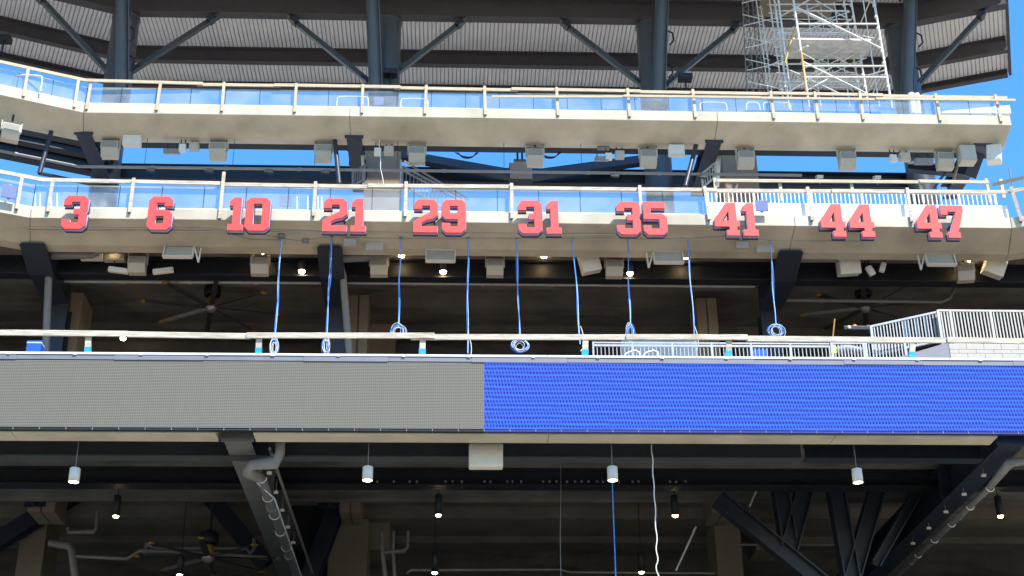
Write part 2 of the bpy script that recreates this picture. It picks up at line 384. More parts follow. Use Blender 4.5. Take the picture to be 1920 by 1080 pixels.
for x, n in ((-20.3, 'left'), (22.0, 'right')):
    m = MB(); m.bx(x, x+.3, 6.4, 21, 0, 20.2); ww = m.build('light_block_wall', 'dark_concrete')  # out of frame; added so no light leaks in from the side
    tag(ww, f'plain concrete end wall closing the {n} end of the stands', 'wall')

# --- beams running back under the decks, and their columns
def y_beam(label, x, y0, y1, zb, wd, h, colm='steel', name='cantilever_beam'):
    t = thing(name, label, 'beam', (x, y0, zb), 'beams running back under the decks')
    m = MB(); m.ibeam((x, y0+.02, zb+h/2), (x, y1, zb+h/2), wd*.84, h, .04, .05); m.build('beam', colm, t)
    m = MB(); m.bx(x-wd/2-.01, x+wd/2+.01, y0, y0+.018, zb-.01, zb+h); m.build('end_plate', colm, t)
    m = MB()
    for k in range(1, 4): m.bx(x-wd/2+.01, x+wd/2-.01, y0+k*(y1-y0)/4, y0+k*(y1-y0)/4+.02, zb+.04, zb+h-.04)
    m.build('stiffener', colm, t)
    return t
BX = (XU(448, 815, .6), XU(1890, 815, .6))
y_beam('slate steel beam running back under the ribbon screen beside the fat drain pipe', BX[0], .45, 16, LSZ-.04, .66, .85, 'lit_beam_grey')
y_beam('slate steel beam running back under the right end of the blue screen', BX[1], .45, 16, LSZ-.04, .66, .85, 'steel')
MX = (-11.0, -3.27, 8.98)
for x, l in zip(MX, ('dark steel beam under the numbers deck below and left of number 3', 'dark steel beam under the numbers deck below number 21', 'dark steel beam under the numbers deck between numbers 41 and 44')):
    t = thing('haunched_beam', l, 'beam', (x, 5.75, 18.95), 'beams under the numbers deck')
    zf = M_S-.012; zl = GZ0-.1
    MB().prism([(x-.29, 5.75, zf), (x-.29, 5.75, zf-.03), (x-.29, 6.85, zl), (x-.29, 8.7, zl), (x-.29, 8.7, zl+.65), (x-.29, 6.4, zl+.65), (x-.29, 6.4, zf)], (.58, 0, 0)).build('web', 'steel', t)
    MB().bx(x-.33, x+.33, 6.86, 8.68, zl-.035, zl-.001).build('bottom_flange', 'steel', t)
    MB().beam((x, 5.76, zf-.05), (x, 6.86, zl-.02), .66, .03).build('bottom_flange', 'steel', t)
UX = (-11.25, -3.08, 7.99, 16.4)
for x, l in zip(UX, ('dark steel beam under the topmost deck at its bend', 'dark steel beam under the topmost deck left of the stair core', 'dark steel beam under the topmost deck above number 41', 'dark steel beam under the right end of the topmost deck')):
    y_beam(l, x, 9.65, 13, U_S-.04, .55, .5)

def drum(x, y, r, z0, z1, label, cap=True):
    t = thing('round_column', label, 'column', (x, y, z0), 'round steel columns')
    m = MB(); m.lathe((x, y, 0), [(r, z0), (r, z1)], 28); m.build('shaft', 'column_paint', t)
    m = MB(); m.lathe((x, y, 0), [(0, z1), (r+.02, z1), (r+.03, z1+.05), (r+.02, z1+.1), (0, z1+.1)], 28); m.build('cap_plate', 'column_paint', t)
    return t
CXs = (-11.35, -2.35, 6.75, 15.55)
ZCAP = ZC(50, 13)
LC = ('round slate steel column at the left bend of the roof', 'round slate steel column under the roof right of the left middle strut',
      'round slate steel column under the roof left of the scaffold', 'round slate steel column under the roof right of the scaffold')
for x, l in zip(CXs, LC): drum(x, 13, .46, CZ0+.62, ZCAP, l)
# rectangular columns at the middle level
for x, l in zip(MX, ('navy steel column under the numbers deck at far left', 'navy steel column behind the second hanging cable', 'navy steel column under the numbers deck right of the concrete pier')):
    m = MB(); m.ibeam((x, 8.95, 13.3), (x, 8.95, GZ0-.14), .55, .5, .05, .05, up=(0, 1, 0)); tag(m.build('steel_column', 'steel'), l, 'column', 'navy steel columns')

# --- concrete piers
def pier(u0, u1, v, Y, z0, z1, depth, label, groove=True):
    a, b = XU(u0, v, Y), XU(u1, v, Y)
    t = thing('concrete_pier', label, 'pier', ((a+b)/2, Y, z0), 'concrete piers')
    if groove:
        mid = (a+b)/2
        for x0, x1 in ((a, mid-.02), (mid+.02, b)):
            m = MB(); m.bx(x0, x1, Y, Y+depth, z0, z1); m.build('face_panel', 'pier_concrete', t, bevel=.015)
        m = MB(); m.bx(mid-.03, mid+.03, Y+.05, Y+depth-.05, z0, z1-.01); m.build('joint', 'dark_concrete', t)
    else:
        m = MB(); m.bx(a, b, Y, Y+depth, z0, z1); m.build('shaft', 'pier_concrete', t, bevel=.015)
pier(102, 150, 600, 9.6, 13.3, ZC(520, 8.9)-.26, 1.2, 'beige concrete pier under the numbers deck left of the ceiling fan')
pier(652, 690, 600, 9.6, 13.3, ZC(520, 8.9)-.26, 1.2, 'beige concrete pier behind the third hanging cable')
pier(1308, 1346, 600, 9.6, 13.3, ZC(520, 8.9)-.26, 1.2, 'beige concrete pier left of the navy column under number 41')
pier(683, 750, 320, 12.2, 13.0, ZC(272, 12.2), 1.2, 'beige concrete stair core between two stair railings', False)
pier(1356, 1421, 320, 12.2, 13.0, ZC(272, 12.2), 1.2, 'beige concrete stair core behind number 41', False)
pier(36, 84, 1020, 11.5, 0, 13.7, 1.4, 'brown concrete pier in the lower left corner', False)
pier(616, 690, 1020, 11.5, 0, 13.7, 1.4, 'wide brown concrete pier below the grey screen', False)
pier(1342, 1390, 1020, 11.5, 0, 13.7, 1.4, 'brown concrete pier below the blue screen beside the truss', False)

# ------------------------------------------------------------------ roof canopy
ZR = ZC(178, 19)
roof = thing('roof_canopy', 'ribbed metal roof canopy on dark purlins over the topmost deck', 'roof', (2, 13, ZR))
XL, XR = -11.45, 15.75                        # bends of the roof
TL, TR = math.tan(A_L/2), math.tan(-A_R/2)
PITCH_R = .150
def rib_sheet(xs0, xs1, s0, s1, frame, clip):
    # frame(x, s, z) -> world; clip(x) -> least s allowed
    m = MB(); x = xs0
    while x < xs1-.01:
        prof = [(0, 0), (PITCH_R*.77, 0), (PITCH_R*.80, .11), (PITCH_R*.96, .11), (PITCH_R, 0)]
        a = max(s0, clip(x))
        if a < s1-.02:
            vs = [frame(x+px, a, pz) for px, pz in prof] + [frame(x+px, s1, pz) for px, pz in prof]
            m.add(vs, [(k, k+1, 6+k, 5+k) for k in range(4)])
        x += PITCH_R
    if m.f: m.build('deck_sheet', 'roof_deck', roof)
rows = [(-5.6, -2.9), (-2.88, -.02), (0, 3.2), (3.22, 5.6)]
fm = lambda x, s, z: V((x, 13+s, ZR+z))
def frame_l(x, s, z):                         # x runs leftwards from the bend
    t = V((-math.cos(A_L), -math.sin(A_L))); n = V((-math.sin(A_L), math.cos(A_L)))
    q = V((XL, 13)) + t*x + n*s; return V((q.x, q.y, ZR+z))
def frame_r(x, s, z):
    t = V((math.cos(A_R), math.sin(A_R))); n = V((-math.sin(A_R), math.cos(A_R)))
    q = V((XR, 13)) + t*x + n*s; return V((q.x, q.y, ZR+z))
segs = [(XL-1.2, CXs[1]), (CXs[1], CXs[2]), (CXs[2], XR+1.2)]
for s0, s1 in rows:
    for xa, xb in segs:
        def cl(x):
            c = -99
            if x < 0: c = max(c, (XL-x)/TL)
            if x > 10: c = max(c, (x-XR)/TR)
            return c
        rib_sheet(xa, xb, s0, s1, fm, cl)
    rib_sheet(-1.2, 9, s0, s1, frame_l, lambda x: -x/TL if x < 0 else -99)
    rib_sheet(-1.2, 3.55, s0, s1, frame_r, lambda x: -x/TR if x < 0 else -99)
# weather skin on top of the ribs keeps daylight off the underside
m = MB()
m.prism([(XL-5.6*TL, 18.6, ZR+.145), (XR+5.6*TR, 18.6, ZR+.145), (XR-5.6*TR, 7.35, ZR+.145), (XL+5.6*TL, 7.35, ZR+.145)], (0, 0, .1))
sk = [frame_l(-5.6*TL, 5.6, .145), frame_l(9.1, 5.6, .145), frame_l(9.1, -5.65, .145), frame_l(5.6*TL, -5.65, .145)]
m.prism(sk, (0, 0, .1))
m.prism([frame_r(-5.6*TR, 5.6, .145), frame_r(3.6, 5.6, .145), frame_r(3.6, -5.65, .145), frame_r(5.6*TR, -5.65, .145)], (0, 0, .1))
m.build('roof_skin', 'roof_deck', roof)
def purlin(s, h, wd, matn, name, drop=0.0):
    zz = -h/2-.01-drop
    a0, a1 = XL - s*TL, XR + s*TR
    m = MB(); m.ibeam(fm(a0, s, zz), fm(a1, s, zz), wd, h, .035, .05); m.build(name, matn, roof)
    m = MB(); m.ibeam(frame_l(-s*TL, s, zz), frame_l(9, s, zz), wd, h, .035, .05); m.build(name, matn, roof)
    m = MB(); m.ibeam(frame_r(-s*TR, s, zz), frame_r(3.5, s, zz), wd, h, .035, .05); m.build(name, matn, roof)
GIRD_H = ZR-.02-ZC(38, 13)
purlin(0, GIRD_H, .36, 'steel_brown', 'girder')
purlin(3.2, .62, .24, 'steel_brown', 'purlin')
purlin(5.45, .26, .24, 'steel_brown', 'purlin')
purlin(-2.9, .62, .24, 'steel_brown', 'purlin')
m = MB(); m.beam(frame_r(3.6, -5.5, .02), frame_r(3.6, 5.65, .02), .1, .32); m.build('edge_trim', 'steel_brown', roof)
# secondary light flange below the girder
def knee(p0, p1, r, gus):
    m = MB(); m.beam(p0, p1, r*2, r*2); m.build('knee_brace', 'brace_paint', roof)
    d = (p1-p0).normalized()
    m = MB(); m.beam(p1-d*.35, p1+d*.18, .05, .34, up=(0, 1, 0)); m.beam(p1-d*.32+V((0, -.05, 0)), p1-d*.12+V((0, -.05, 0)), .3, .22); m.build('gusset_plate', 'steel', roof)
    m = MB(); m.beam(p0-d*.2, p0+d*.3, .06, .3, up=(0, 1, 0)); m.build('gusset_plate', 'steel', roof)
GB = ZC(38, 13)-.02
for (u0, v0, u1, v1) in ((248, 133, 405, 32), (690, 152, 545, 36), (742, 138, 868, 40), (1203, 158, 1055, 45), (1250, 158, 1383, 46)):
    a, b = P(u0, v0, 13), P(u1, v1, 13); b.z = GB-.06; knee(a, b, .085, 1)
qa = P(203, 135, 13.0); knee(qa, frame_l(2.9, 0, GB-ZR-.05), .085, 1)
qb = P(1722, 158, 13.0); knee(qb, frame_r(2.75, 0, GB-ZR-.05), .085, 1)
# long raking struts that carry the front of the canopy
for k, (u0, v0, u1) in enumerate(((228, 146, 228), (703, 158, 697), (1234, 165, 1240), (1700, 175, 1706))):
    a = P(u0, v0, 12.3); b = P(u1, 0, 11.6); d = b-a
    t = thing('raking_strut', ('slate tube strut in front of the round column at the left roof bend', 'slate tube strut beside the second roof column',
        'slate tube strut beside the third roof column', 'slate tube strut just right of the scaffold')[k], 'strut', a-d*.25, 'tube struts under the roof')
    m = MB(); m.tube([a-d*.25, b+d*.25], .21, 18); m.build('tube', 'column_paint', t)
    m = MB(); m.beam(a-d*.22+V((.24, .1, 0)), b+d*.1+V((.24, .1, 0)), .04, .3, up=(0, 1, 0)); m.build('fin_plate', 'column_paint', t)
    m = MB(); m.beam(a+V((-.2, .3, -.3)), a+V((.2, .3, -.3)), .6, .3); m.build('base_plate', 'steel', t)
    for zz in (.25, .62):
        q = a + d*zz
        if k in (0, 2, 3): MB().tube([q+V((.28, .0, .1)), q+V((.42, -.03, -.02)), q+V((.45, 0, -.3)), q+V((.3, .05, -.45))], .03, 6).build('conduit', 'black_steel', t)

# rear posts and rail at the back of the topmost deck
t = thing('rear_railing', 'grey rear railing seen through the topmost glass', 'railing', (2, 11.4, U_T))
for k in range(24):
    x = -10.5+k*1.12
    MB().bx(x-.03, x+.03, 10.45, 10.5, U_T-.1, U_T+.85).build('post', 'pipe_grey', t)
MB().bx(-10.7, 16.2, 10.44, 10.51, U_T+.85, U_T+.88).build('rail', 'pipe_grey', t)

# ------------------------------------------------------------------ glass balustrades
def glass_rail(name, label, path, x0, x1, step, zt, h, back):
    t = thing(name, label, 'balustrade', (path[1].x, path[1].y, zt))
    for i in range(len(path)-1):
        a, b = offs(path, i, back), offs(path, i+1, back)
        if i == len(path)-2 and x1 < b.x: b = a.lerp(b, (x1-a.x)/(b.x-a.x))
        Ls = (b-a).length; n = max(1, round(Ls/step)); d = (b-a)/n; rot = Matrix.Rotation(math.atan2(d.y, d.x), 3, 'Z')
        for k in range(n):
            c = a + d*(k+.5); c3 = V((c.x, c.y, zt+.12+h/2))
            MB().box(c3, (d.length-.02, .02, h), rot).build('glass_pane', 'glass', t)
            e = a + d*k; MB().box((e.x, e.y, zt+.12+h/2), (.012, .026, h), rot).build('seal', 'black_steel', t)
        c = (a+b)/2; MB().box((c.x, c.y, zt+.055), (Ls, .09, .11), rot).build('shoe', 'white_paint', t)
        c2 = c + V((-d.y, d.x)).normalized()*-.05
        for k in range(n*2):
            e = a + d*((k+.5)/2); MB().box((e.x, e.y-.055, zt+.02), (.03, .03, .05), rot).build('clamp', 'white_paint', t)
    return t
glass_rail('glass_balustrade', 'clear glass balustrade along the topmost deck', up_path, 0, 17.0, 1.06, U_T-.03, .58, .16)
gp = path_pts(-10.92, XU(1322, 380, MY), MY, 9, 0)
glass_rail('glass_balustrade', 'clear glass balustrade behind the red numbers 3 to 35', gp, 0, 99, 1.12, M_T-.03, .66, .16)

# ------------------------------------------------------------------ timber guard rails
def guard(label, path, posts, rails, fmat='wood', foot=True):
    t = thing('timber_guard_rail', label, 'guard rail', (path[1].x, path[1].y, posts[0][1]))
    for x, z0, z1, lean, back in posts:
        q, tg = along(path, x); n = V((-tg.y, tg.x)); q = q + n*back
        a = V((q.x, q.y, z0)); b = V((q.x+lean, q.y+.03, z1))
        MB().beam(a, b, .042, .085, up=(tg.x, tg.y, 0)).build('post', fmat, t)
        if foot: MB().box(a+V((-.01, .03, .06)), (.06, .07, .16), Matrix.Rotation(math.atan2(tg.y, tg.x), 3, 'Z')).build('clamp', 'pipe_grey', t)
    for xa, za, xb, zb, back, h in rails:
        qa, tg = along(path, xa); qb, _ = along(path, xb); n = V((-tg.y, tg.x))
        MB().beam(V((*(qa+n*back), za)), V((*(qb+n*back), zb)), .04, h).build('board', fmat, t, bevel=.004)
    return t
def xz(u, v, Y): q = P(u, v, Y); return q.x, q.z
# topmost
posts = []
for u in (170, 300, 421, 556, 681, 798, 910, 1045, 1178, 1300, 1446, 1528, 1612, 1755, 1868):
    vt = 152+(u-170)*.0155; vb = 199+(u-170)*.0133
    if 1300 < u: vt += 1
    x, z1 = xz(u, vt-3, UY-.03); _, z0 = xz(u, vb+6, UY-.03); posts.append((x, z0, z1, random.uniform(-.03, .03)-.05*(u == 910), -.03))
for u in (138, 52): 
    x = -11.14-(155-u)/62*.98; posts.append((x, posts[0][1], posts[0][2], 0, -.03))
posts.sort(); rails = []
us = [158, 375, 520, 745, 965, 1195, 1455, 1650, 1884]
for a, b in zip(us[:-1], us[1:]):
    xa, za = xz(a-6, 152+(a-160)*.0165, UY); xb, zb = xz(b+6, 152+(b-160)*.0165+random.uniform(-1, 1), UY)
    rails.append((xa, za, xb, zb, .04+.045*(us.index(a) % 2), .105))
for a, b, va, vb in ((922, 1175, 184, 184), (1168, 1425, 184, 187), (1405, 1660, 186, 189), (1640, 1901, 189, 192)):
    xa, za = xz(a, va, UY); xb, zb = xz(b, vb, UY); rails.append((xa, za, xb, zb, -.08-.045*(len(rails) % 2), .085))
zr = rails[0][1]; rails.append((-19.0, zr, -11.0, zr, .04, .105))
guard('long timber guard rail along the topmost deck', up_path, posts, rails, 'wood_fresh')
# middle
posts = []
for u, vt, vb in ((90, 333, 397), (243, 333, 398), (412, 322, 410), (588, 340, 405), (760, 340, 406), (960, 343, 410), (1203, 347, 411), (1330, 349, 412), (1523, 350, 413), (1710, 352, 416)):
    x0, z0 = xz(u, vb, MY-.05); x1, z1 = xz(u, vt, MY-.05)
    if u > 1300: x1, z1 = xz(u-9, vt, MY-.05)
    posts.append((x0, z0, z1, (x1-x0) if u > 1300 else 0, -.06))
posts.append((-11.25, posts[0][1], posts[0][2], 0, -.06)); posts.append((15.0, posts[-2][1], posts[-2][2]+.02, -.1, -.06)); posts.sort()
rails = []
for a, b, va, vb in ((72, 420, 336, 343), (405, 770, 343, 349), (690, 960, 347, 349), (810, 1205, 348, 353), (1195, 1345, 354, 355), (1330, 1720, 355, 357), (1560, 1888, 357, 360)):
    xa, za = xz(a, va, MY); xb, zb = xz(b, vb, MY); rails.append((xa, za, xb, zb, .03+.042*(len(rails) % 2), .11))
rails.append((-18, rails[0][1], -10.75, rails[0][1], .03, .11)); rails.append((14.7, rails[-2][3], 22, rails[-2][3]+.05, .03, .11))
guard('weathered timber guard rail above the red numbers', mid_path, posts, rails)
# fresh second rail behind number 41 to 47
bp = [V((0, 7.0)), V((20, 7.0))]
posts = []; rails = []
for u, vt, vb in ((1340, 333, 352), (1462, 337, 358), (1596, 338, 360), (1725, 336, 360), (1849, 334, 362)):
    x, z1 = xz(u, vt, 7); _, z0 = xz(u, vb+20, 7); posts.append((x, z0, z1, 0, 0))
for a, b, va, vb in ((1343, 1735, 340, 343), (1722, 1852, 343, 345)):
    xa, za = xz(a, va, 7); xb, zb = xz(b, vb, 7); rails.append((xa, za, xb, zb, -.05-.045*len(rails), .1))
guard('fresh yellow timber rail behind numbers 41 to 47', bp, posts, rails, 'wood_fresh', False)
q0, q1 = P(1862, 346, 6.2), P(1935, 330, 4.6)
t = thing('timber_guard_rail', 'short tilted timber rail at the far right edge behind number 47', 'guard rail', q0)
MB().beam(q0, q1, .04, .1).build('board', 'wood', t)
a = P(1876, 336, 6); MB().beam(a, a-V((0, 0, .6)), .09, .05).build('post', 'wood', t)
a = P(1892, 316, 6); MB().tube([a, a-V((0, 0, .9))], .02, 6).build('rod', 'pipe_grey', t)
# on the ribbon screen deck
t = thing('timber_guard_rail', 'heavy weathered timber rail with blue taped posts above the ribbon screen', 'guard rail', (2, .15, L_T))
for u, vb in ((166, 668), (486, 669), (793, 671), (1098, 672), (1367, 673), (1711, 676)):
    vt = 634+(u-160)*.0075
    a, b = P(u-1.5, vb+2, .12), P(u, vt-8, .12)
    pst = MB().beam(a, b, .05, .125, up=(1, 0, 0)).build('post', 'wood', t)
    c = a.lerp(b, .42); tp = MB()
    for k in range(5):
        q0, q1 = a.lerp(c, k/5)+V((random.uniform(-.004, .004), 0, 0)), a.lerp(c, (k+1)/5+.02)
        tp.beam(q0, q1, .06+random.uniform(0, .006), .135+random.uniform(0, .012), up=(1, 0, 0))
    tp.build('tape_wrap', 'blue_tape', pst)
for k, (a, b, va, vb) in enumerate(((-160, 240, 622, 626), (222, 470, 625, 629), (462, 815, 629, 629.5), (812, 1180, 630.5, 631), (1174, 1402, 632, 632.5), (1399, 1790, 633.5, 637), (1776, 2060, 637.5, 642))):
    q0, q1 = P(a, va, .06), P(b, vb, .06)
    MB().beam(q0+V((0, .042*(k % 2), 0)), q1+V((0, .042*(k % 2), 0)), .04, .128).build('board', 'wood', t, bevel=.005)
MB().beam(P(770, 634.5, .1), P(820, 634.5, .1), .04, .07).build('board', 'wood', t)

# ------------------------------------------------------------------ ribbon screens
X_SPLIT = XU(908, 740, 0); CW = .5335
def screen(label, x0, n, mname):
    t = thing('ribbon_screen', label, 'screen', (x0, LY, L_B))
    proto = None
    for k in range(n):
        if proto is None:
            m = MB(); m.bx(x0+.0004, x0+CW-.0004, LY, LY+.11, L_B+.055, L_T); c = m.build('cabinet', mname, t); proto = c
            m = MB(); m.bx(x0+.006, x0+CW-.006, LY+.012, LY+.11, L_B, L_B+.054); m.build('skirt', 'black_steel' if mname == 'led_off' else 'navy', c)
            m = MB(); m.bx(x0-.012, x0+.004, LY+.004, LY+.02, L_B+.0, L_B+.05); m.build('latch', 'pipe_grey', c)
        else:
            c = copy_tree(proto, t); c.location.x = k*CW
    return t
nl = 20; screen('unlit grey left half of the long ribbon screen', X_SPLIT-nl*CW-CW*5, nl+5, 'led_off')
screen('lit blue right half of the long ribbon screen', X_SPLIT, 28, 'led_on')
fl_ = thing('screen_flashing', 'grey sheet metal capping with white top rail above the ribbon screen', 'flashing', (2, 0, L_T))
x = -13.0; k = 0
while x < 18:
    ln = random.uniform(1.7, 2.1)
    dz = random.uniform(-.006, .006); dy = -.012-.006*(k % 2)
    m = MB(); m.bx(x+.002, x+ln-.002, dy, .1, L_T+.004+dz, L_T+.118); m.build('cap_sheet', 'flashing', fl_); x += ln; k += 1
x = -13.0
while x < 18:
    MB().bx(x, x+2.99, -.03, .09, L_T+.12, L_T+.165).build('top_rail', 'white_paint', fl_)
    x += 3.0
for k in range(22): MB().box((-12+k*1.37, -.036, L_T+.118), (.07, .012, .03)).build('bracket', 'white_paint', fl_)

# ------------------------------------------------------------------ red numbers
def ring_off(pts, d):
    n = len(pts); out = []
    for i in range(n):
        p0, p1, p2 = V(pts[i-1]), V(pts[i]), V(pts[(i+1) % n])
        a, b = (p1-p0).normalized(), (p2-p1).normalized(); na, nb = V((a.y, -a.x)), V((b.y, -b.x))
        m = na+nb; m.normalize(); out.append(p1 + m*(d/max(.35, m.dot(na))))
    return [tuple(p) for p in out]
# counter-clockwise outers, clockwise holes; cell grid 9 wide, 14 high
def octa(x0, y0, x1, y1, c=1.6): return [(x0+c, y0), (x1-c, y0), (x1, y0+c), (x1, y1-c), (x1-c, y1), (x0+c, y1), (x0, y1-c), (x0, y0+c)]
DIG = {
 '0': ([(1.6,0),(7.4,0),(9,1.6),(9,12.4),(7.4,14),(1.6,14),(0,12.4),(0,1.6)], [[(2.9,2.6),(2.9,11.4),(6.1,11.4),(6.1,2.6)]]),
 '1': ([(0,0),(5.6,0),(5.6,2.6),(4.5,2.6),(4.5,14),(1.9,14),(0.2,12.4),(0.2,10.4),(1.6,10.4),(1.6,2.6),(0,2.6)], []),
 '2': ([(0,0),(9,0),(9,2.6),(3.0,2.6),(3.0,4.0),(4.6,5.2),(7.4,5.9),(9,7.4),(9,12.4),(7.4,14),(1.6,14),(0.2,12.4),(0.2,9.9),(3.1,9.9),(3.1,11.4),(6.1,11.4),(6.1,8.4),(1.6,5.9),(0,4.4)], []),
 '3': ([(1.6,0),(7.4,0),(9,1.6),(9,6.2),(8.3,7.2),(9,8.2),(9,12.4),(7.4,14),(1.6,14),(0.1,12.4),(0.1,9.9),(3.0,9.9),(3.0,11.4),(6.1,11.4),(6.1,8.4),(4.0,8.4),(4.0,6.0),(6.1,6.0),(6.1,2.6),(3.0,2.6),(3.0,4.0),(0.1,4.0),(0.1,1.6)], []),
 '4': ([(4.4,0),(9.2,0),(9.2,2.4),(8.4,2.4),(8.4,3.8),(9.4,3.8),(9.4,6.3),(8.4,6.3),(8.4,14),(4.6,14),(0,7.0),(0,3.8),(5.5,3.8),(5.5,2.4),(4.4,2.4)], [[(2.9,6.3),(5.5,10.6),(5.5,6.3)]]),
 '5': ([(1.6,0),(7.4,0),(9,1.6),(9,7.4),(7.4,9.0),(3.0,9.0),(3.0,11.3),(8.4,11.3),(8.4,14),(0.2,14),(0.2,6.6),(5.9,6.6),(6.1,6.4),(6.1,2.6),(3.0,2.6),(3.0,4.0),(0.1,4.0),(0.1,1.6)], []),
 '6': ([(1.6,0),(7.4,0),(9,1.6),(9,6.7),(7.4,8.3),(3.0,8.3),(3.0,11.4),(5.9,11.4),(5.9,9.9),(8.9,9.9),(8.9,12.4),(7.4,14),(1.6,14),(0,12.4),(0,1.6)], [[(3.0,2.6),(3.0,5.8),(6.0,5.8),(6.0,2.6)]]),
 '7': ([(1.9,0),(6.6,0),(6.6,2.4),(5.9,2.4),(9,11.6),(9,14),(0.2,14),(0.2,9.9),(2.8,9.9),(2.8,11.3),(6.0,11.3),(2.9,2.4),(1.9,2.4)], []),
 '9': ([(1.6,0),(7.4,0),(9,1.6),(9,12.4),(7.4,14),(1.6,14),(0,12.4),(0,7.3),(1.6,5.7),(6.0,5.7),(6.0,2.6),(3.1,2.6),(3.1,4.1),(0.1,4.1),(0.1,1.6)], [[(3.0,8.2),(3.0,11.4),(6.0,11.4),(6.0,8.2)]]),
}
def flat_mesh(name, rings, thick):
    cu = bpy.data.curves.new(name, 'CURVE'); cu.dimensions = '2D'; cu.fill_mode = 'BOTH'; cu.extrude = thick/2
    for rg in rings:
        s = cu.splines.new('POLY'); s.points.add(len(rg)-1); s.use_cyclic_u = True
        for i, p in enumerate(rg): s.points[i].co = (p[0], p[1], 0, 1)
    ob = bpy.data.objects.new(name, cu); COL.objects.link(ob)
    dg = bpy.context.evaluated_depsgraph_get(); me = bpy.data.meshes.new_from_object(ob.evaluated_get(dg)); me.name = name
    bpy.data.objects.remove(ob); bpy.data.curves.remove(cu)
    # curve plane xy -> facade plane xz, thickness along y
    for v in me.vertices: v.co = (v.co.x, -v.co.z, v.co.y)
    bm = bmesh.new(); bm.from_mesh(me); bmesh.ops.remove_doubles(bm, verts=bm.verts, dist=1e-5); bmesh.ops.recalc_face_normals(bm, faces=bm.faces); bm.to_mesh(me); bm.free()
    return me
DCACHE = {}
HD = 0.965; UNIT = HD/14
DZ = ZC(438, 4.62)
def digit(ch):
    if ch in DCACHE: return DCACHE[ch]
    outer, holes = DIG[ch]; sc = lambda r: [(x*UNIT, y*UNIT) for x, y in r]
    o = sc(outer); hs = [sc(h) for h in holes]
    res = []
    for nm, d, th in (('face', 0, .055), ('trim', .006, .10), ('backing', .012, .06)):
        res.append(flat_mesh('digit_'+nm, [ring_off(o, d)] + [ring_off(h, d) for h in hs], th))
    for me, mm in zip(res, ('red_face', 'lilac_trim', 'navy')): me.materials.append(mat(mm))
    DCACHE[ch] = res; return res
NUM = [('3', [113]), ('6', [274]), ('10', [426, 458]), ('21', [604, 657]), ('29', [775, 828]), ('31', [972, 1025]), ('35', [1157, 1207]), ('41', [1341, 1394]), ('44', [1540, 1594]), ('47', [1720, 1767])]
DY = 4.62
for s_, us_ in NUM:
    x0 = XU(us_[0], 430, DY)
    t = thing('number_sign', f'red block number {s_} with navy edges on the concrete deck front', 'number sign', (x0, DY, DZ), 'red numbers on the deck front')
    for ch, u in zip(s_, us_):
        meF, meT, meB = digit(ch); x = XU(u, 430, DY)
        f_ = bpy.data.objects.new('digit', meF); COL.objects.link(f_); f_.parent = t; f_.location = (x-x0, 0, 0); f_['label'] = f'red numeral {ch}'
        a = bpy.data.objects.new('trim', meT); COL.objects.link(a); a.parent = f_; a.location = (0, .079, 0)
        b = bpy.data.objects.new('backing', meB); COL.objects.link(b); b.parent = f_; b.location = (0, .16, 0)
        wd = max(p[0] for p in DIG[ch][0])*UNIT
        ORG[f_] = V((x, DY, DZ)); sx = .45 if ch in '17' else .86 if ch != '4' else .72
        MB().bx(x+wd*sx-.02, x+wd*sx+.02, DY+.191, MY-.001, DZ+HD*.44, DZ+HD*.48).build('standoff', 'navy', f_)

# ------------------------------------------------------------------ equipment boxes
def yoke_speaker():
    t = thing('yoke_speaker', 'x', 'loudspeaker', (0, 0, 0))
    m = MB(); m.prism([(-.24, -.15, 0), (-.24, .18, .0), (-.24, .2, -.46), (-.24, -.02, -.46), (-.24, -.16, -.24)], (.48, 0, 0)); cb = m.build('cabinet', 'beige_box', t, bevel=.012)
    m = MB(); m.add([(-.21, -.157, -.03), (.21, -.157, -.03), (.21, -.163, -.22), (-.21, -.163, -.22)], [(0, 1, 2, 3)]); m.prism([(-.21, -.16, -.05), (-.21, -.17, -.05), (-.21, -.18, -.22), (-.21, -.165, -.22)], (.42, 0, 0)); m.build('grille', 'grille', cb)
    m = MB()
    for sx in (-1, 1):
        m.box((sx*.265, .02, .0), (.03, .12, .36)); m.box((sx*.24, .02, .15), (.09, .1, .06))
    m.box((0, .05, .03), (.5, .05, .05)); m.build('yoke', 'beige_box', t)
    for sx in (-1, 1): MB().tube([(sx*.25, -.05, .15), (sx*.25, -.035, .15)], .02, 8).build('bolt', 'pipe_grey', t)
    MB().box((0, .04, .28), (.06, .06, .2)).build('hanger', 'black_steel', t)
    return t
sp = yoke_speaker(); used = False
UP_S = [(22, 236), (208, 268), (410, 271), (607, 275), (782, 279), (1003, 283), (1215, 285), (1397, 287), (1587, 289), (1770, 290)]
for k, (u, v) in enumerate(UP_S):
    Y = 10.0 if u > 100 else 8.7
    place(sp, used, P(u, v, Y), f'beige loudspeaker in a yoke under the topmost deck, {ORD[k]}', 'speakers under the topmost deck', (0, 0, R(22) if u < 100 else 0), 1.05); used = True
MD_S = [(259, 484, 0), (488, 486, 0), (711, 488, 0), (928, 489, 0), (1151, 491, 0), (1808, 499, -8)]
for k, (u, v, rz) in enumerate(MD_S):
    place(sp, True, P(u, v, 7.0-.35), f'beige loudspeaker in a yoke under the numbers deck, {ORD[k]}', 'speakers under the numbers deck', (0, 0, R(rz)), .95)
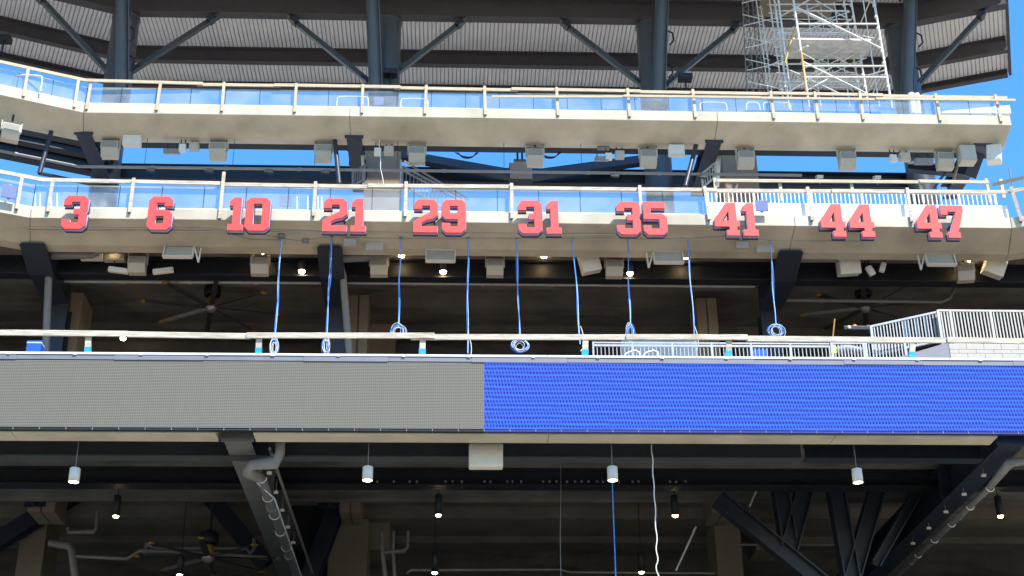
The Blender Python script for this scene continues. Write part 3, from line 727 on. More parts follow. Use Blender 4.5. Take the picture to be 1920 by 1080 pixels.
def box_unit(name, cat, matn, u, v, w_, h_, Y, label, d=.22, rz=0, rx=0, ry=0, bev=.02, group=None):
    c = P(u, v, Y); s_ = (c-CAM).dot(fwd)/F; wd, ht = w_*s_, h_*s_/.88
    t = thing(name, label, cat, c, group)
    rot = Matrix.Rotation(R(rz), 3, 'Z') @ Matrix.Rotation(R(ry), 3, 'Y') @ Matrix.Rotation(R(rx), 3, 'X')
    cb = MB().box(c, (wd, d, ht), rot).build('housing', matn, t, bevel=bev)
    MB().box(c + rot @ V((0, -d/2-.004, 0)), (wd*.84, .008, ht*.78), rot).build('front_panel', matn, cb, bevel=.003)
    for sx in (-.3, .3): MB().beam(c + rot @ V((wd*sx, d*.3, ht/2)), c + rot @ V((wd*sx, d*.35, ht/2)) + V((0, .02, .22)), .03, .03).build('hanger', 'black_steel', t)
    return t
B = box_unit
B('equipment_box', 'box', 'white_box', 248, 265, 34, 19, 9.85, 'wide cream box under the topmost deck above number 6')
B('equipment_box', 'box', 'white_box', 342, 278, 13, 15, 9.9, 'small cream box beside a wedge light under the topmost deck, left of two', d=.12)
B('equipment_box', 'box', 'beige_box', 364, 276, 18, 13, 10.0, 'small beige speaker box left of the second yoke speaker', d=.2)
B('flood_light', 'light', 'pipe_grey', 322, 284, 30, 8, 9.95, 'thin grey flood light under the topmost deck above number 6', d=.2, rx=18)
B('equipment_box', 'box', 'white_box', 708, 285, 13, 14, 9.9, 'small cream box on the stair core with a dangling white wire', d=.12)
B('equipment_box', 'box', 'beige_box', 729, 283, 18, 14, 10.0, 'small beige speaker box in front of the stair core', d=.2)
B('equipment_box', 'box', 'pipe_grey', 1131, 273, 23, 13, 10.1, 'grey box tight under the topmost deck above number 31', d=.2)
B('equipment_box', 'box', 'pipe_grey', 208, 260, 24, 12, 10.1, 'grey box tight under the topmost deck above the second yoke speaker', d=.2)
B('equipment_box', 'box', 'white_box', 1141, 294, 13, 13, 9.9, 'small cream box under the topmost deck above number 35', d=.12)
B('equipment_box', 'box', 'beige_box', 1162, 291, 17, 13, 10.0, 'small beige speaker box under the topmost deck above number 35', d=.2)
B('flood_light', 'light', 'pipe_grey', 1128, 298, 26, 7, 9.95, 'thin grey flood light under the topmost deck above number 35', d=.2, rx=14)
B('equipment_box', 'box', 'white_box', 1268, 283, 30, 19, 9.85, 'wide cream box under the topmost deck above number 35')
B('equipment_box', 'box', 'white_box', 1675, 297, 13, 13, 9.9, 'small cream box near the right end of the topmost deck', d=.12)
B('equipment_box', 'box', 'beige_box', 1696, 295, 20, 14, 10.0, 'small beige speaker box near the right end of the topmost deck', d=.2)
B('flood_light', 'light', 'pipe_grey', 1732, 303, 34, 10, 10.0, 'thin grey flood light near the right end of the topmost deck', d=.2, rx=10)
B('equipment_box', 'box', 'beige_box', 1812, 292, 30, 30, 9.8, 'large beige box under the right end of the topmost deck', d=.4)
B('equipment_box', 'box', 'white_box', 1864, 290, 26, 30, 9.7, 'sunlit white tilted box hanging off the right end of the topmost deck', d=.35, rz=-25, ry=8)
B('equipment_box', 'box', 'white_box', 173, 476, 42, 22, 6.9, 'cream box behind a grey pipe under number 3')
B('equipment_box', 'box', 'beige_box', 216, 480, 40, 20, 7.0, 'beige box under a ceiling lamp below number 3')
B('equipment_box', 'box', 'beige_box', 656, 455, 24, 13, 5.55, 'small beige box on the underside of the deck below number 21', d=.12)
B('equipment_box', 'box', 'beige_box', 702, 460, 35, 22, 5.75, 'square beige box on the underside of the deck right of number 21', d=.14)
B('equipment_box', 'box', 'beige_box', 1391, 460, 24, 13, 5.55, 'small beige box on the underside of the deck below number 41', d=.12)
B('equipment_box', 'box', 'beige_box', 1433, 464, 34, 22, 5.75, 'square beige box on the underside of the deck right of number 41', d=.14)
B('wedge_speaker', 'loudspeaker', 'white_box', 1105, 492, 36, 36, 6.7, 'tilted cream loudspeaker under the deck between numbers 31 and 35', d=.4, ry=-14, rx=12)
B('wedge_speaker', 'loudspeaker', 'white_box', 1590, 495, 40, 38, 6.7, 'cream loudspeaker behind the dark pipe below number 44', d=.4, ry=-5, rx=14)
B('wedge_speaker', 'loudspeaker', 'white_box', 1865, 498, 38, 36, 6.7, 'tilted cream loudspeaker at the far right below number 47', d=.4, ry=22, rx=12)
B('wall_speaker', 'loudspeaker', 'white_box', 911, 856, 64, 40, 1.15, 'cream loudspeaker under the ribbon screen where grey meets blue', d=.3, rx=4, bev=.03)
B('flood_light', 'light', 'white_box', 222, 507, 38, 9, 6.7, 'thin white flood light left of the first yoke speaker below number 3', d=.12, ry=8)
B('flood_light', 'light', 'white_box', 306, 508, 38, 9, 6.7, 'thin white flood light right of the first yoke speaker below number 6', d=.12, ry=-8)
B('flood_light', 'light', 'white_box', 1632, 508, 12, 17, 6.6, 'small white flood light hanging below number 44, left of a pair', d=.12, ry=-25)
B('flood_light', 'light', 'white_box', 1655, 501, 10, 18, 6.6, 'small white flood light hanging below number 44, right of a pair', d=.12, ry=20)
# framed panels on brackets below the number deck
for k, (u, v) in enumerate(((335, 473), (826, 481), (1253, 484), (1763, 488))):
    c = P(u, v, 5.9); s_ = (c-CAM).dot(fwd)/F; wd, ht = 54*s_, 25*s_/.88
    t = thing('framed_panel', f'beige framed panel on slanting brackets below number {("6", "29", "35", "47")[k]}', 'panel', c, 'framed panels below the numbers')
    rot = Matrix.Rotation(R(-18), 3, 'X')
    MB().box(c, (wd-.06, .06, ht-.06), rot).build('panel', 'beige_box', t)
    for dx, dz, sw, sh in ((0, ht/2, wd, .035), (0, -ht/2, wd, .035), (-wd/2, 0, .035, ht), (wd/2, 0, .035, ht)):
        MB().box(c + rot @ V((dx, -.02, dz)), (sw, .1, sh), rot).build('frame', 'white_box', t)
    for sx in (-1, 1):
        a = c + rot @ V((sx*wd/2, 0, ht/2)); MB().beam(a, a+V((-.05*1, -.25, .28)), .035, .05).build('bracket', 'beige_box', t)
    ex = 1 if k in (0, 1) else -1
    a = c + rot @ V((ex*wd/2, 0, ht/2)); b = c + V((ex*(wd/2+.14), .1, -ht/2-.04)); cc = b+V((ex*.04, 0, ht+.05))
    if k != 1:
        MB().beam(a, b, .04, .04).build('bracket', 'white_box', t); MB().beam(b, cc, .04, .05).build('bracket', 'white_box', t)

# ------------------------------------------------------------------ lamps
def spot_lamp():
    t = thing('ceiling_spot', 'x', 'lamp', (0, 0, 0))
    MB().lathe((0, 0, 0), [(0, .26), (.09, .26), (.1, .24), (.1, 0), (.09, 0)], 16).build('can', 'fan_dark', t)
    MB().lathe((0, 0, 0), [(.09, 0), (.075, -.05), (0, -.075)], 16).build('lens', 'lamp_warm', t)
    return t
lp = spot_lamp(); used = False
SPOTS = [(213, 466, 6.75, 'above the beige box below number 3'), (492, 470, 6.75, 'below number 10'), (566, 507, 6.9, 'beside the first cable, left of number 21'), (753, 477, 6.75, 'behind the third hanging cable'),
    (831, 508, 6.9, 'below the framed panel under number 29'), (1020, 478, 6.75, 'below number 31'), (1181, 511, 6.9, 'behind the seventh hanging cable'), (1285, 480, 6.75, 'behind the eighth hanging cable'),
    (1475, 515, 6.9, 'right of the ninth hanging cable'), (1820, 486, 6.75, 'below and right of number 47'), (231, 633, 13, 'just under the timber rail at left')]
for u, v, Y, l in SPOTS:
    place(lp, used, P(u, v+1, Y), f'small lit warm ceiling spot {l}', 'lit ceiling spots', scale=1.0); used = True
def pendant():
    t = thing('pendant_lamp', 'x', 'lamp', (0, 0, 0))
    MB().lathe((0, 0, 0), [(0, .30), (.10, .30), (.11, .29), (.11, 0), (.098, 0), (.098, .03)], 22).build('shade', 'white_box', t)
    MB().lathe((0, 0, 0), [(.098, .004), (.05, -.004), (0, -.006)], 22).build('lens', 'lamp_white', t)
    MB().tube([(0, 0, .30), (0, 0, .98)], .009, 6).build('stem', 'pipe_grey', t)
    MB().lathe((0, 0, 0), [(0, .98), (.05, .98), (.05, .95), (0, .95)], 12).build('canopy', 'pipe_grey', t)
    return t
pd = pendant(); used = False
for k, (u, v) in enumerate(((138, 904), (689, 901), (1149, 901), (1609, 905))):
    place(pd, used, P(u, v, .75), f'white cylinder pendant lamp below the ribbon screen, {ORD[k]}', 'white pendants', ); used = True
def dark_pendant():
    t = thing('dark_pendant', 'x', 'lamp', (0, 0, 0))
    MB().lathe((0, 0, 0), [(0, .52), (.085, .52), (.09, .5), (.09, .0), (.08, 0), (.08, .03)], 18).build('shade', 'black_steel', t)
    MB().lathe((0, 0, 0), [(.08, .02), (.05, -.03), (0, -.045)], 18).build('lens', 'lamp_warm', t)
    MB().tube([(0, 0, .52), (0, 0, 2.2)], .012, 6).build('stem', 'black_steel', t)
    return t
pd = dark_pendant(); used = False
for u, v, Y, l in ((217, 968, 6.5, 'below the grey screen at left'), (822, 966, 6.5, 'below the middle of the grey screen'), (1266, 967, 6.5, 'below the blue screen near the wavy wire'), (1876, 968, 6.5, 'at far right behind the drain pipe'),
        (337, 1078, 8.5, 'cut by the lower edge near the orange fan'), (815, 1074, 8.5, 'cut by the lower edge below the second pendant row'), (1203, 1073, 8.5, 'cut by the lower edge beside the blue wire')):
    place(pd, used, P(u, v, Y), f'black pendant lamp {l}', 'black pendants'); used = True

# ------------------------------------------------------------------ ceiling fans
def fan(label, u, v, Y, rad, rot0, zt, bm_='fan_dark', orange=False):
    c = P(u, v, Y); t = thing('ceiling_fan', label, 'fan', c, 'large ceiling fans')
    MB().tube([c+V((0, 0, .3)), V((c.x, c.y, zt))], .04, 8).build('downrod', 'fan_dark', t)
    h = MB().lathe(c, [(0, -.13), (.09, -.12), (.15, -.05), (.17, 0), (.17, .06), (.12, .1)], 18).build('hub', 'fan_silver', t)
    MB().lathe(c, [(.12, .1), (.13, .12), (.13, .3), (.1, .34), (0, .34)], 18).build('gearbox', 'fan_yellow', h)
    MB().lathe(c, [(.2, .36), (.24, .4), (.24, .62), (.18, .68), (0, .68)], 18).build('motor', 'black_steel', t)
    for k in range(8):
        a = rot0 + k*math.pi/4; d = V((math.cos(a), math.sin(a), 0)); n = V((-d.y, d.x, 0))
        m = MB(); p0, p1 = c+d*.15, c+d*rad; vs = []
        for q, wd in ((p0, .07), (c+d*.4, .08), (p1, .065)):
            vs += [q+n*wd+V((0, 0, .03)), q+V((0, 0, .035)), q-n*wd-V((0, 0, .012)), q-V((0, 0, .005))]
        m.add(vs, [(i*4+j, i*4+(j+1) % 4, i*4+4+(j+1) % 4, i*4+4+j) for i in range(2) for j in range(4)] + [(0, 1, 2, 3), (8, 11, 10, 9)])
        b = m.build('blade', bm_ if k != 3 else 'pipe_grey', t)
        MB().beam(p1-d*.02, p1+d*.09, .15, .035, up=(0, 0, 1)).build('winglet', 'fan_yellow', b)
    return t
CZ = ZC(520, 8.9)
fan('large eight bladed ceiling fan below numbers 6 and 10', 396, 577, 9.2, 1.85, .22, CZ)
fan('large dark ceiling fan with yellow tips below number 44', 1622, 578, 9.2, 1.75, .5, CZ)
fan('orange tipped ceiling fan low at left under the grey screen', 390, 1046, 8.5, 1.75, .05, 13.9)

# ------------------------------------------------------------------ hanging cables and wires
def hang(k, u0, v0, u1, v1, coil, label, strands=3):
    top = P(u0, v0, 5.5); bot = P(u1, v1, 5.45 if coil != 'long' else 5.4)
    t = thing('hanging_cable', label, 'cable', bot, 'blue cables hanging from the numbers deck')
    for s_ in range(strands):
        ph = random.uniform(0, 6); pts = []
        for i in range(15):
            q = top.lerp(bot, i/14); am = .016*math.sin(i/14*math.pi)+.004
            pts.append(q + V((am*math.sin(ph+i*.55)+(s_-1)*.012*(1 if i else .2), .01*s_, 0)))
        MB().tube(smoothpts(pts, 1), .0095, 6).build('strand', ('cable_blue', 'cable_pale', 'cable_blue', 'cable_blue')[s_ % 4], t)
    MB().box(top+V((0, .02, .02)), (.1, .06, .07)).build('clip', 'pipe_grey', t)
    if coil in ('ring', 'bundle'):
        ry, rz = (.20, .19) if coil == 'ring' else (.095, .25)
        for s_ in range(10):
            a0 = random.uniform(0, 6); sx, sz = ry*random.uniform(.45, 1.15), rz*random.uniform(.6, 1.1); dx, dz = random.uniform(-.035, .035), random.uniform(-.05, .04)
            c = bot + V((dx, random.uniform(-.03, .03), dz-rz*.7))
            MB().tube([c+V((sx*math.cos(a), .012*math.sin(2*a+a0), sz*math.sin(a))) for a in [i*2*math.pi/20 for i in range(20)]], .0075, 5, True).build('loop', ('cable_blue', 'cable_pale', 'cable_white')[s_ % 3], t)
    if coil == 'long':
        MB().tube(smoothpts([bot+V((.02, 0, .5)), bot+V((.1, 0, .2)), bot+V((.08, 0, -.1)), bot+V((0, 0, -.2))]), .011, 6).build('loop', 'cable_white', t)
HC = [(528, 443, 515, 638, 'bundle'), (622, 444, 612, 638, 'bundle'), (752, 445, 747, 612, 'ring'), (878, 446, 877, 662, 'long'), (968, 446, 975, 640, 'ring'), (1074, 447, 1088, 645, 'long'), (1177, 448, 1182, 612, 'bundle'), (1290, 449, 1303, 645, 'long'), (1444, 452, 1455, 612, 'ring')]
for k, (a, b, c, d, e) in enumerate(HC):
    hang(k, a, b, c, d, e, f'blue and white cable hanging from the numbers deck, {ORD[k]}', 3)
def wire(label, pts, r, matn, Y):
    m = MB().tube(smoothpts([P(u, v, Y) for u, v in pts], 2), r, 6); tag(m.build('loose_wire', matn), label, 'wire')
wv = [(1222, 826), (1221, 845), (1225, 862), (1223, 885), (1227, 910), (1226, 930), (1230, 955), (1228, 985), (1233, 1010), (1229, 1030), (1235, 1050), (1228, 1065), (1240, 1090)]
wire('wavy white wire dangling below the blue screen', wv, .013, 'cable_white', 1.0)
wire('straight blue wire dangling below the third white pendant', [(1146, 828), (1148, 905), (1151, 990), (1155, 1090)], .013, 'cable_blue', 1.6)
wire('thin grey wire dangling below the left end of the blue screen', [(1051, 855), (1052, 930), (1050, 1000), (1052, 1090)], .007, 'pipe_grey', 3)
wire('crinkled white wire dangling from a box in front of the stair core', [(712, 262), (711, 280), (714, 300), (713, 315), (718, 335), (720, 352)], .012, 'cable_white', 9.7)

# ------------------------------------------------------------------ pipes and conduits
def pipe(label, pts, r, matn, name='pipe', group=None, flanges=True):
    pts = [V(p) for p in pts]
    t = thing(name, label, 'pipe', pts[0], group)
    MB().tube(pts, r, 10).build('run', matn, t)
    if flanges:
        for a, b in zip(pts[:-1], pts[1:]):
            L_ = (b-a).length; n = int(L_/2.2)
            for k in range(1, n+1):
                q = a.lerp(b, k/(n+1)); d = (b-a).normalized(); MB().tube([q-d*.05, q+d*.05], r*1.3, 10).build('coupling', matn, t)
    return t
z = P(480, 522, 8).z
pipe('grey sprinkler pipe above the left ceiling fan, upper of two', [P(110, 521, 8.4), P(180, 521, 8.4), P(200, 518, 8.4), P(603, 518, 8.4)], .05, 'pipe_grey')
pipe('grey sprinkler pipe above the left ceiling fan, lower of two', [P(105, 527, 8.0), P(605, 530, 8.0)], .055, 'galvanised')
pipe('grey sprinkler pipe running behind the middle hanging cables', [P(648, 530, 8.0), P(1415, 537, 8.0)], .05, 'galvanised')
pipe('grey sprinkler pipe behind the right ceiling fan turning upward', [P(1427, 562, 8.4), P(1765, 566, 8.4), P(1780, 560, 8.4), P(1790, 540, 8.4), P(1787, 505, 8.4)], .055, 'pipe_grey')
pipe('short grey sprinkler pipe at the far left edge', [P(-40, 505, 8.0), P(58, 520, 8.0)], .05, 'galvanised')
pipe('grey drain pipe bending under the deck at number 3', [P(84, 700, 7.3), P(92, 500, 7.0), P(95, 476, 6.6), P(172, 478, 6.6), P(200, 461, 6.6)], .10, 'pvc_grey', 'drain_pipe', flanges=False)
pipe('grey drain pipe bending under the deck at number 21', [P(658, 700, 7.4), P(643, 515, 7.0), P(638, 482, 6.6), P(728, 482, 6.6), P(735, 470, 6.6)], .10, 'pvc_grey', 'drain_pipe', flanges=False)
pipe('dark drain pipe bending under the deck right of number 41', [P(1487, 486, 6.6), P(1580, 485, 6.6), P(1592, 470, 6.6)], .10, 'pvc_grey', 'drain_pipe', flanges=False)
pl = [V((q.x, q.y, ZC(322, 9.9))) for q in [offs(up_path, i, .9) for i in range(3)]]; pl[2] = V((XU(1503, 326, 9.9), 9.9, pl[1].z))
cp = pipe('long grey pipe spanning across the gap under the topmost deck', pl, .045, 'pipe_grey')
for u in (285, 395, 507, 613, 1155, 1320):
    q = P(u, 0, 9.9); m = MB(); m.box((q.x*0+XU(u, 318, 9.9), 9.9, pl[1].z-.1), (.17, .1, .1)); m.box((XU(u, 318, 9.9)-.12, 9.88, pl[1].z-.12), (.1, .08, .04)); m.build('clamp_light', 'black_steel', cp)
for u in (272, 437, 590, 745, 945, 1090):
    x = XU(u, 300, 9.9); MB().tube([(x, 9.9, pl[1].z), (x, 9.9, U_S)], .008, 5).build('hanger_rod', 'black_steel', cp)
def strut(label, p0, p1, r, matn='steel'):
    m = MB().tube([p0, p1], r, 10); tag(m.build('round_strut', matn), label, 'strut')
strut('dark inclined tube under the topmost deck left of the first round column', P(98, 240, 9.6), P(74, 325, 9.4), .07)
strut('dark inclined tube under the topmost deck above number 21', P(628, 262, 9.9), P(636, 345, 9.3), .075)
strut('dark inclined tube under the topmost deck above number 35', P(1305, 272, 9.9), P(1285, 350, 9.3), .075)
strut('dark sloping tube joining the inclined tube at the left edge', P(74, 325, 9.4), P(170, 345, 11.5), .06)
# conduits on the number deck underside
def sof(u, v): # point on the sloped underside
    return P(u, v, 5.0+.9*min(1, max(.05, (v-418-(u-960)*.0106)/50)))-V((0, .02, .03))
for lab, pts in (('pale conduit along the underside below numbers 3 to 10', [(-20, 412), (50, 424), (58, 426), (395, 428), (470, 449), (530, 450)]),
                 ('second pale conduit along the underside below numbers 3 to 10', [(50, 431), (395, 432), (510, 431), (610, 434)]),
                 ('thin conduit along the underside below numbers 21 to 35', [(500, 442), (560, 452), (620, 444), (700, 447), (1160, 447), (1290, 448)]),
                 ('thin conduit along the underside below numbers 41 and 44', [(1290, 449), (1345, 443), (1400, 444), (1440, 452), (1630, 452)]),
                 ('upper thin conduit along the underside below numbers 21 to 35', [(510, 434), (900, 437), (1200, 439)])):
    pipe(lab, [sof(*p) for p in pts], .012, 'beige_box', 'conduit', 'conduits under the numbers', False)
for lab, u, v in (('small grey junction box under the deck left of number 21', 573, 450), ('small grey junction box under the deck right of number 10', 528, 441)):
    t = thing('junction_box', lab, 'junction box', sof(u, v)); c = sof(u, v); b_ = MB().box(c, (.16, .1, .12)).build('housing', 'pipe_grey', t, bevel=.01); MB().box(c+V((0, -.055, 0)), (.12, .012, .09)).build('lid', 'pipe_grey', b_); MB().tube([c+V((0, 0, .06)), c+V((0, 0, .14))], .02, 8).build('nipple', 'pipe_grey', t)
# drain pipe at left beam below the screen
x0 = BX[0]; zb = LSZ-.28
pa = P(525, 826, .9); 
pipe('fat grey drain pipe with elbows along the left beam below the screen', [pa+V((0, 0, .1)), P(525, 850, .95), P(516, 868, 1.0), P(472, 872, 1.05), P(466, 884, 1.2), V((x0+.32, 2.2, zb)), V((x0+.36, 14, zb-.1))], .105, 'pvc_grey', 'drain_pipe')
pipe('thin cable tray tube beside the fat drain pipe', [V((x0+.62, .9, zb+.25)), V((x0+.72, 14, zb+.15))], .035, 'pipe_grey', 'tray_tube', None, False)
pipe('grey drain pipe along the right beam below the blue screen', [P(1940, 862, 1.0), P(1893, 868, 1.0), V((BX[1]-.03, 2.2, LSZ-.48)), V((BX[1]+.02, 14, LSZ-.5))], .065, 'pvc_grey', 'drain_pipe')
pipe('pale blue cable running down beside the fat drain pipe', [P(482, 905, 2.2), V((x0+.50, 3.2, zb-.12)), V((x0+.52, 14, zb-.22))], .016, 'cable_pale', 'tray_cable', None, False)
for side, xx, zz, lab in ((0, x0+.5, zb+.08, 'left'), (1, BX[1]-.12, LSZ-.2, 'right')):
    for k in range(5):
        c = V((xx, 2.0+k*1.35, zz)); t = thing('pipe_hanger', f'pale pipe hanger clip on the {lab} drain pipe below the screen, {("nearest", "second", "third", "fourth", "fifth")[k]} along it', 'hanger', c, 'pipe hangers')
        MB().box(c, (.1, .05, .06)).build('clip', 'white_box', t); r_ = .125 if side == 0 else .09
        cc = c + (V((-.17, 0, -.1)) if side == 0 else V((.1, 0, -.28)))
        MB().tube([cc+V((r_*math.cos(a), 0, r_*math.sin(a))) for a in [i*math.pi/6+math.pi for i in range(7)]], .012, 5).build('strap', 'white_box', t)
        MB().tube([c, c+V((0, 0, .3))], .01, 5).build('rod', 'pipe_grey', t)
# sanitary pipework deep in the lower level
pipe('pale bent pipe hanging at left in the lower level', [P(182, 958, 9), P(180, 992, 9), P(176, 997, 9), P(128, 998, 9), P(127, 990, 9)], .05, 'pipe_grey', flanges=False)
pipe('pale pipe with a raised step at left in the lower level', [P(140, 1043, 9), P(238, 1048, 9), P(262, 1033, 9), P(375, 1036, 9), P(500, 1046, 9)], .05, 'pipe_grey')
pipe('thick pale standpipe at lower left', [P(92, 1018, 9), P(130, 1024, 9), P(135, 1035, 9), P(142, 1095, 9)], .1, 'pipe_grey', flanges=False)
pipe('pale pipe run right of the lower fan ending in a trap', [P(272, 1040, 9.3), P(274, 1020, 9.3), P(290, 1028, 9.3), P(462, 1028, 9.3), P(468, 1038, 9.3), P(476, 1030, 9.3), P(476, 1010, 9.3)], .045, 'pipe_grey', flanges=False)
pipe('pale vertical pipe beside the brown pier, left of three', [P(716, 996, 9), P(717, 1035, 9), P(724, 1095, 9)], .06, 'pipe_grey', flanges=False)
pipe('pale vertical pipe beside the brown pier, middle of three', [P(738, 996, 9), P(737, 1035, 9), P(741, 1095, 9)], .05, 'pipe_grey', flanges=False)
pipe('pale bent pipe beside the brown pier, right of three', [P(765, 996, 9), P(764, 1026, 9), P(758, 1033, 9), P(722, 1036, 9)], .05, 'pipe_grey', flanges=False)
pipe('thin pale pipe near the lower edge below the screen joint', [P(762, 1075, 9), P(770, 1069, 9), P(1050, 1068, 9), P(1070, 1073, 9), P(1340, 1075, 9)], .03, 'pipe_grey')
pipe('long thin pale rod across the lower truss', [P(1385, 1021, 8.2), P(1600, 1021, 8.2)], .035, 'pipe_grey')
pipe('thin pale rod above the lower truss', [P(1670, 873, 6), P(1780, 874, 6)], .03, 'galvanised')

# ------------------------------------------------------------------ lower right truss
t = thing('steel_truss', 'navy steel truss of slanting members below the blue screen', 'truss', P(1550, 1080, 6.2))
for a, b, wd in (((1453, 858), (1478, 1015), .5), ((1525, 858), (1478, 1030), .55), ((1556, 858), (1598, 1100), .52), ((1662, 858), (1592, 1100), .5), ((1345, 935), (1560, 1110), .5), ((1757, 858), (1640, 1060), .3)):
    MB().ibeam(P(*a, 6.2), P(*b, 6.2+.1), .4, wd*.8, .04, .04, up=(1, 0, 0)).build('web_member', 'steel', t)
MB().ibeam(P(1330, 862, 6.6), P(1900, 866, 6.6), .4, .4, .04, .04).build('top_chord', 'steel', t)
for lab, a, b, wd in (('navy diagonal steel brace at lower left', (240, 865), (-60, 1050), .35), ('navy diagonal steel brace right of the left pendants', (350, 880), (500, 1060), .3), ('wide navy raking leg beside the brown pier', (650, 905), (575, 1100), .5)):
    tag(MB().ibeam(P(*a, 11), P(*b, 11), .45, wd*1.2, .04, .04, up=(0, 1, 0)).build('diagonal_brace', 'steel'), lab, 'brace')
m = MB().ibeam(P(585, 850, 12), P(600, 1110, 12), 1.3, .6, .05, .05, up=(0, 1, 0)); tag(m.build('steel_column', 'black_steel'), 'broad navy steel column right of the fat drain pipe', 'column')
for lab, a, b in (('thin pale rod leaning beside the right brown pier', (1430, 893), (1405, 950)), ('thin pale rod leaning left of the right brown pier', (1305, 988), (1267, 1070))):
    strut(lab, P(*a, 6), P(*b, 6), .025, 'galvanised')

# ------------------------------------------------------------------ back-plane steel seen through the gap
sb = thing('rear_spandrel', 'dark steel spandrel beam across the sky gap behind the numbers deck', 'beam', (2, 13.2, ZC(340, 13.2)))
z0, z1 = ZC(344, 13.4), ZC(317, 13.4)
MB().ibeam((-11, 13.5, (z0+z1)/2), (15.3, 13.5, (z0+z1)/2), .35, z1-z0, .04, .04).build('beam', 'black_steel', sb)
a = path_pts(-11, 15, 13.5, 9, 0)
MB().ibeam(V((-11.0, 13.5, (z0+z1)/2)), V((a[0].x, a[0].y, (z0+z1)/2)), .35, (z1-z0)*.9, .04, .04).build('beam', 'black_steel', sb)
MB().ibeam(V((-11.0, 12.5, ZC(290, 12))), V((a[0].x, a[0].y-1, ZC(290, 12))), .3, .32, .04, .04).build('beam', 'black_steel', sb)
t = thing('inverted_brace', 'pair of dark steel braces sloping down to a black hub behind number 31', 'brace', P(975, 330, 13.0))
MB().beam(P(752, 292, 13.0), P(958, 328, 13.0), .3, .28).build('diagonal', 'steel', t)
MB().beam(P(1215, 300, 13.0), P(985, 331, 13.0), .3, .28).build('diagonal', 'steel', t)
t = thing('hanging_array', 'black equipment box hanging on rods in the sky gap above number 31', 'equipment', P(975, 330, 12))
c = P(976, 328, 12); MB().box(c, (.74, .5, .62)).build('housing', 'black_steel', t, bevel=.02); MB().box(c+V((-.02, 0, .4)), (.4, .3, .2)).build('yoke', 'black_steel', t)
for dx in (-.09, .06): MB().tube([c+V((dx, 0, .4)), c+V((dx, 0, 1.1))], .035, 8).build('rod', 'black_steel', t)
for k, u in enumerate((875, 1030)):
    t = thing('cable_loop', f'black cable looped under the topmost deck, {("left", "right")[k]} of the hanging black box', 'cable', P(u, 292, 10.4))
    for s_ in range(3): MB().tube(smoothpts([P(u-22+s_*3, 286, 10.5), P(u-8, 293+s_*2, 10.5), P(u+10, 295+s_, 10.5), P(u+22-s_*2, 286, 10.5)]), .014, 5).build('strand', 'black_steel', t)
for k, (u, v) in enumerate(((1536, 332), (1644, 333))):
    c = P(u, v, 12.8); t = thing('camera_unit', f'small pale camera standing on the rear spandrel above number {("44", "47")[k]}', 'camera', c)
    MB().box(c, (.2, .3, .1), Matrix.Rotation(.4, 3, 'X')).build('housing', 'white_box', t); MB().tube([c, c-V((0, 0, .25))], .03, 8).build('stand', 'pipe_grey', t)
# right end bracket steel
t = thing('end_bracket', 'dark steel bracket frame under the right end of the topmost deck', 'bracket', P(1820, 320, 10.2))
MB().beam(P(1835, 268, 10.0), P(1812, 330, 10.6), .5, .35).build('arm', 'steel', t)
MB().beam(P(1808, 262, 9.9), P(1786, 345, 10.4), .07, .07).build('rod', 'pipe_grey', t)
MB().beam(P(1782, 310, 10.3), P(1752, 352, 10.3), .08, .08).build('rod', 'steel', t)
MB().beam(P(1700, 312, 11), P(1800, 322, 11), .25, .3).build('cross_beam', 'steel', t)

# ------------------------------------------------------------------ stairs by the core
def picket_run(t, p0, p1, h, n, pm='picket_paint', r=.014, rails=(1.0, .04), first=True):
    p0, p1 = V(p0), V(p1); proto = None
    for k in range(1, n):
        q = p0.lerp(p1, k/n)
        if proto is None: proto = MB().bx(q.x-r, q.x+r, q.y-r, q.y+r, q.z, q.z+h).build('picket', pm, t); q0 = q
        else:
            c = proto.copy(); COL.objects.link(c); c.location = proto.location + (q-q0)
    for f_ in rails: MB().beam(p0+V((0, 0, h*f_)), p1+V((0, 0, h*f_)), .05, .05).build('rail', pm, t)
    for q in ((p0, p1) if first else (p1,)): MB().bx(q.x-.03, q.x+.03, q.y-.03, q.y+.03, q.z-.1, q.z+h+.01).build('post', pm, t)
t = thing('stair_railing', 'grey stair railing descending right of the left stair core', 'railing', P(755, 345, 10.2), 'stair railings')
picket_run(t, P(754, 350, 10.2), P(868, 410, 10.2), .72, 16, 'pipe_grey', .012, (1.0, .8, .05))
MB().beam(P(752, 300, 10.2), P(752, 350, 10.2), .05, .05).build('post', 'galvanised', t)
MB().beam(P(758, 302, 11), P(880, 375, 11), .05, .05).build('rail', 'pipe_grey', t)
t = thing('stair_railing', 'grey stair railing rising left of the left stair core', 'railing', P(660, 345, 10.6), 'stair railings')
picket_run(t, P(661, 350, 10.6), P(683, 336, 10.6), .5, 5, 'pipe_grey', .012)
MB().beam(P(679, 285, 10.7), P(682, 345, 10.7), .09, .06).build('post', 'white_box', t)
t = thing('stair_railing', 'pale stair railing left of the right stair core', 'railing', P(1340, 345, 10.6), 'stair railings')
picket_run(t, P(1318, 352, 10.6), P(1342, 332, 10.6), .5, 5, 'picket_paint', .012)
for u in (1346, 1350): MB().beam(P(u, 288, 10.7), P(u-4, 350, 10.7), .07, .06).build('post', 'white_paint', t)

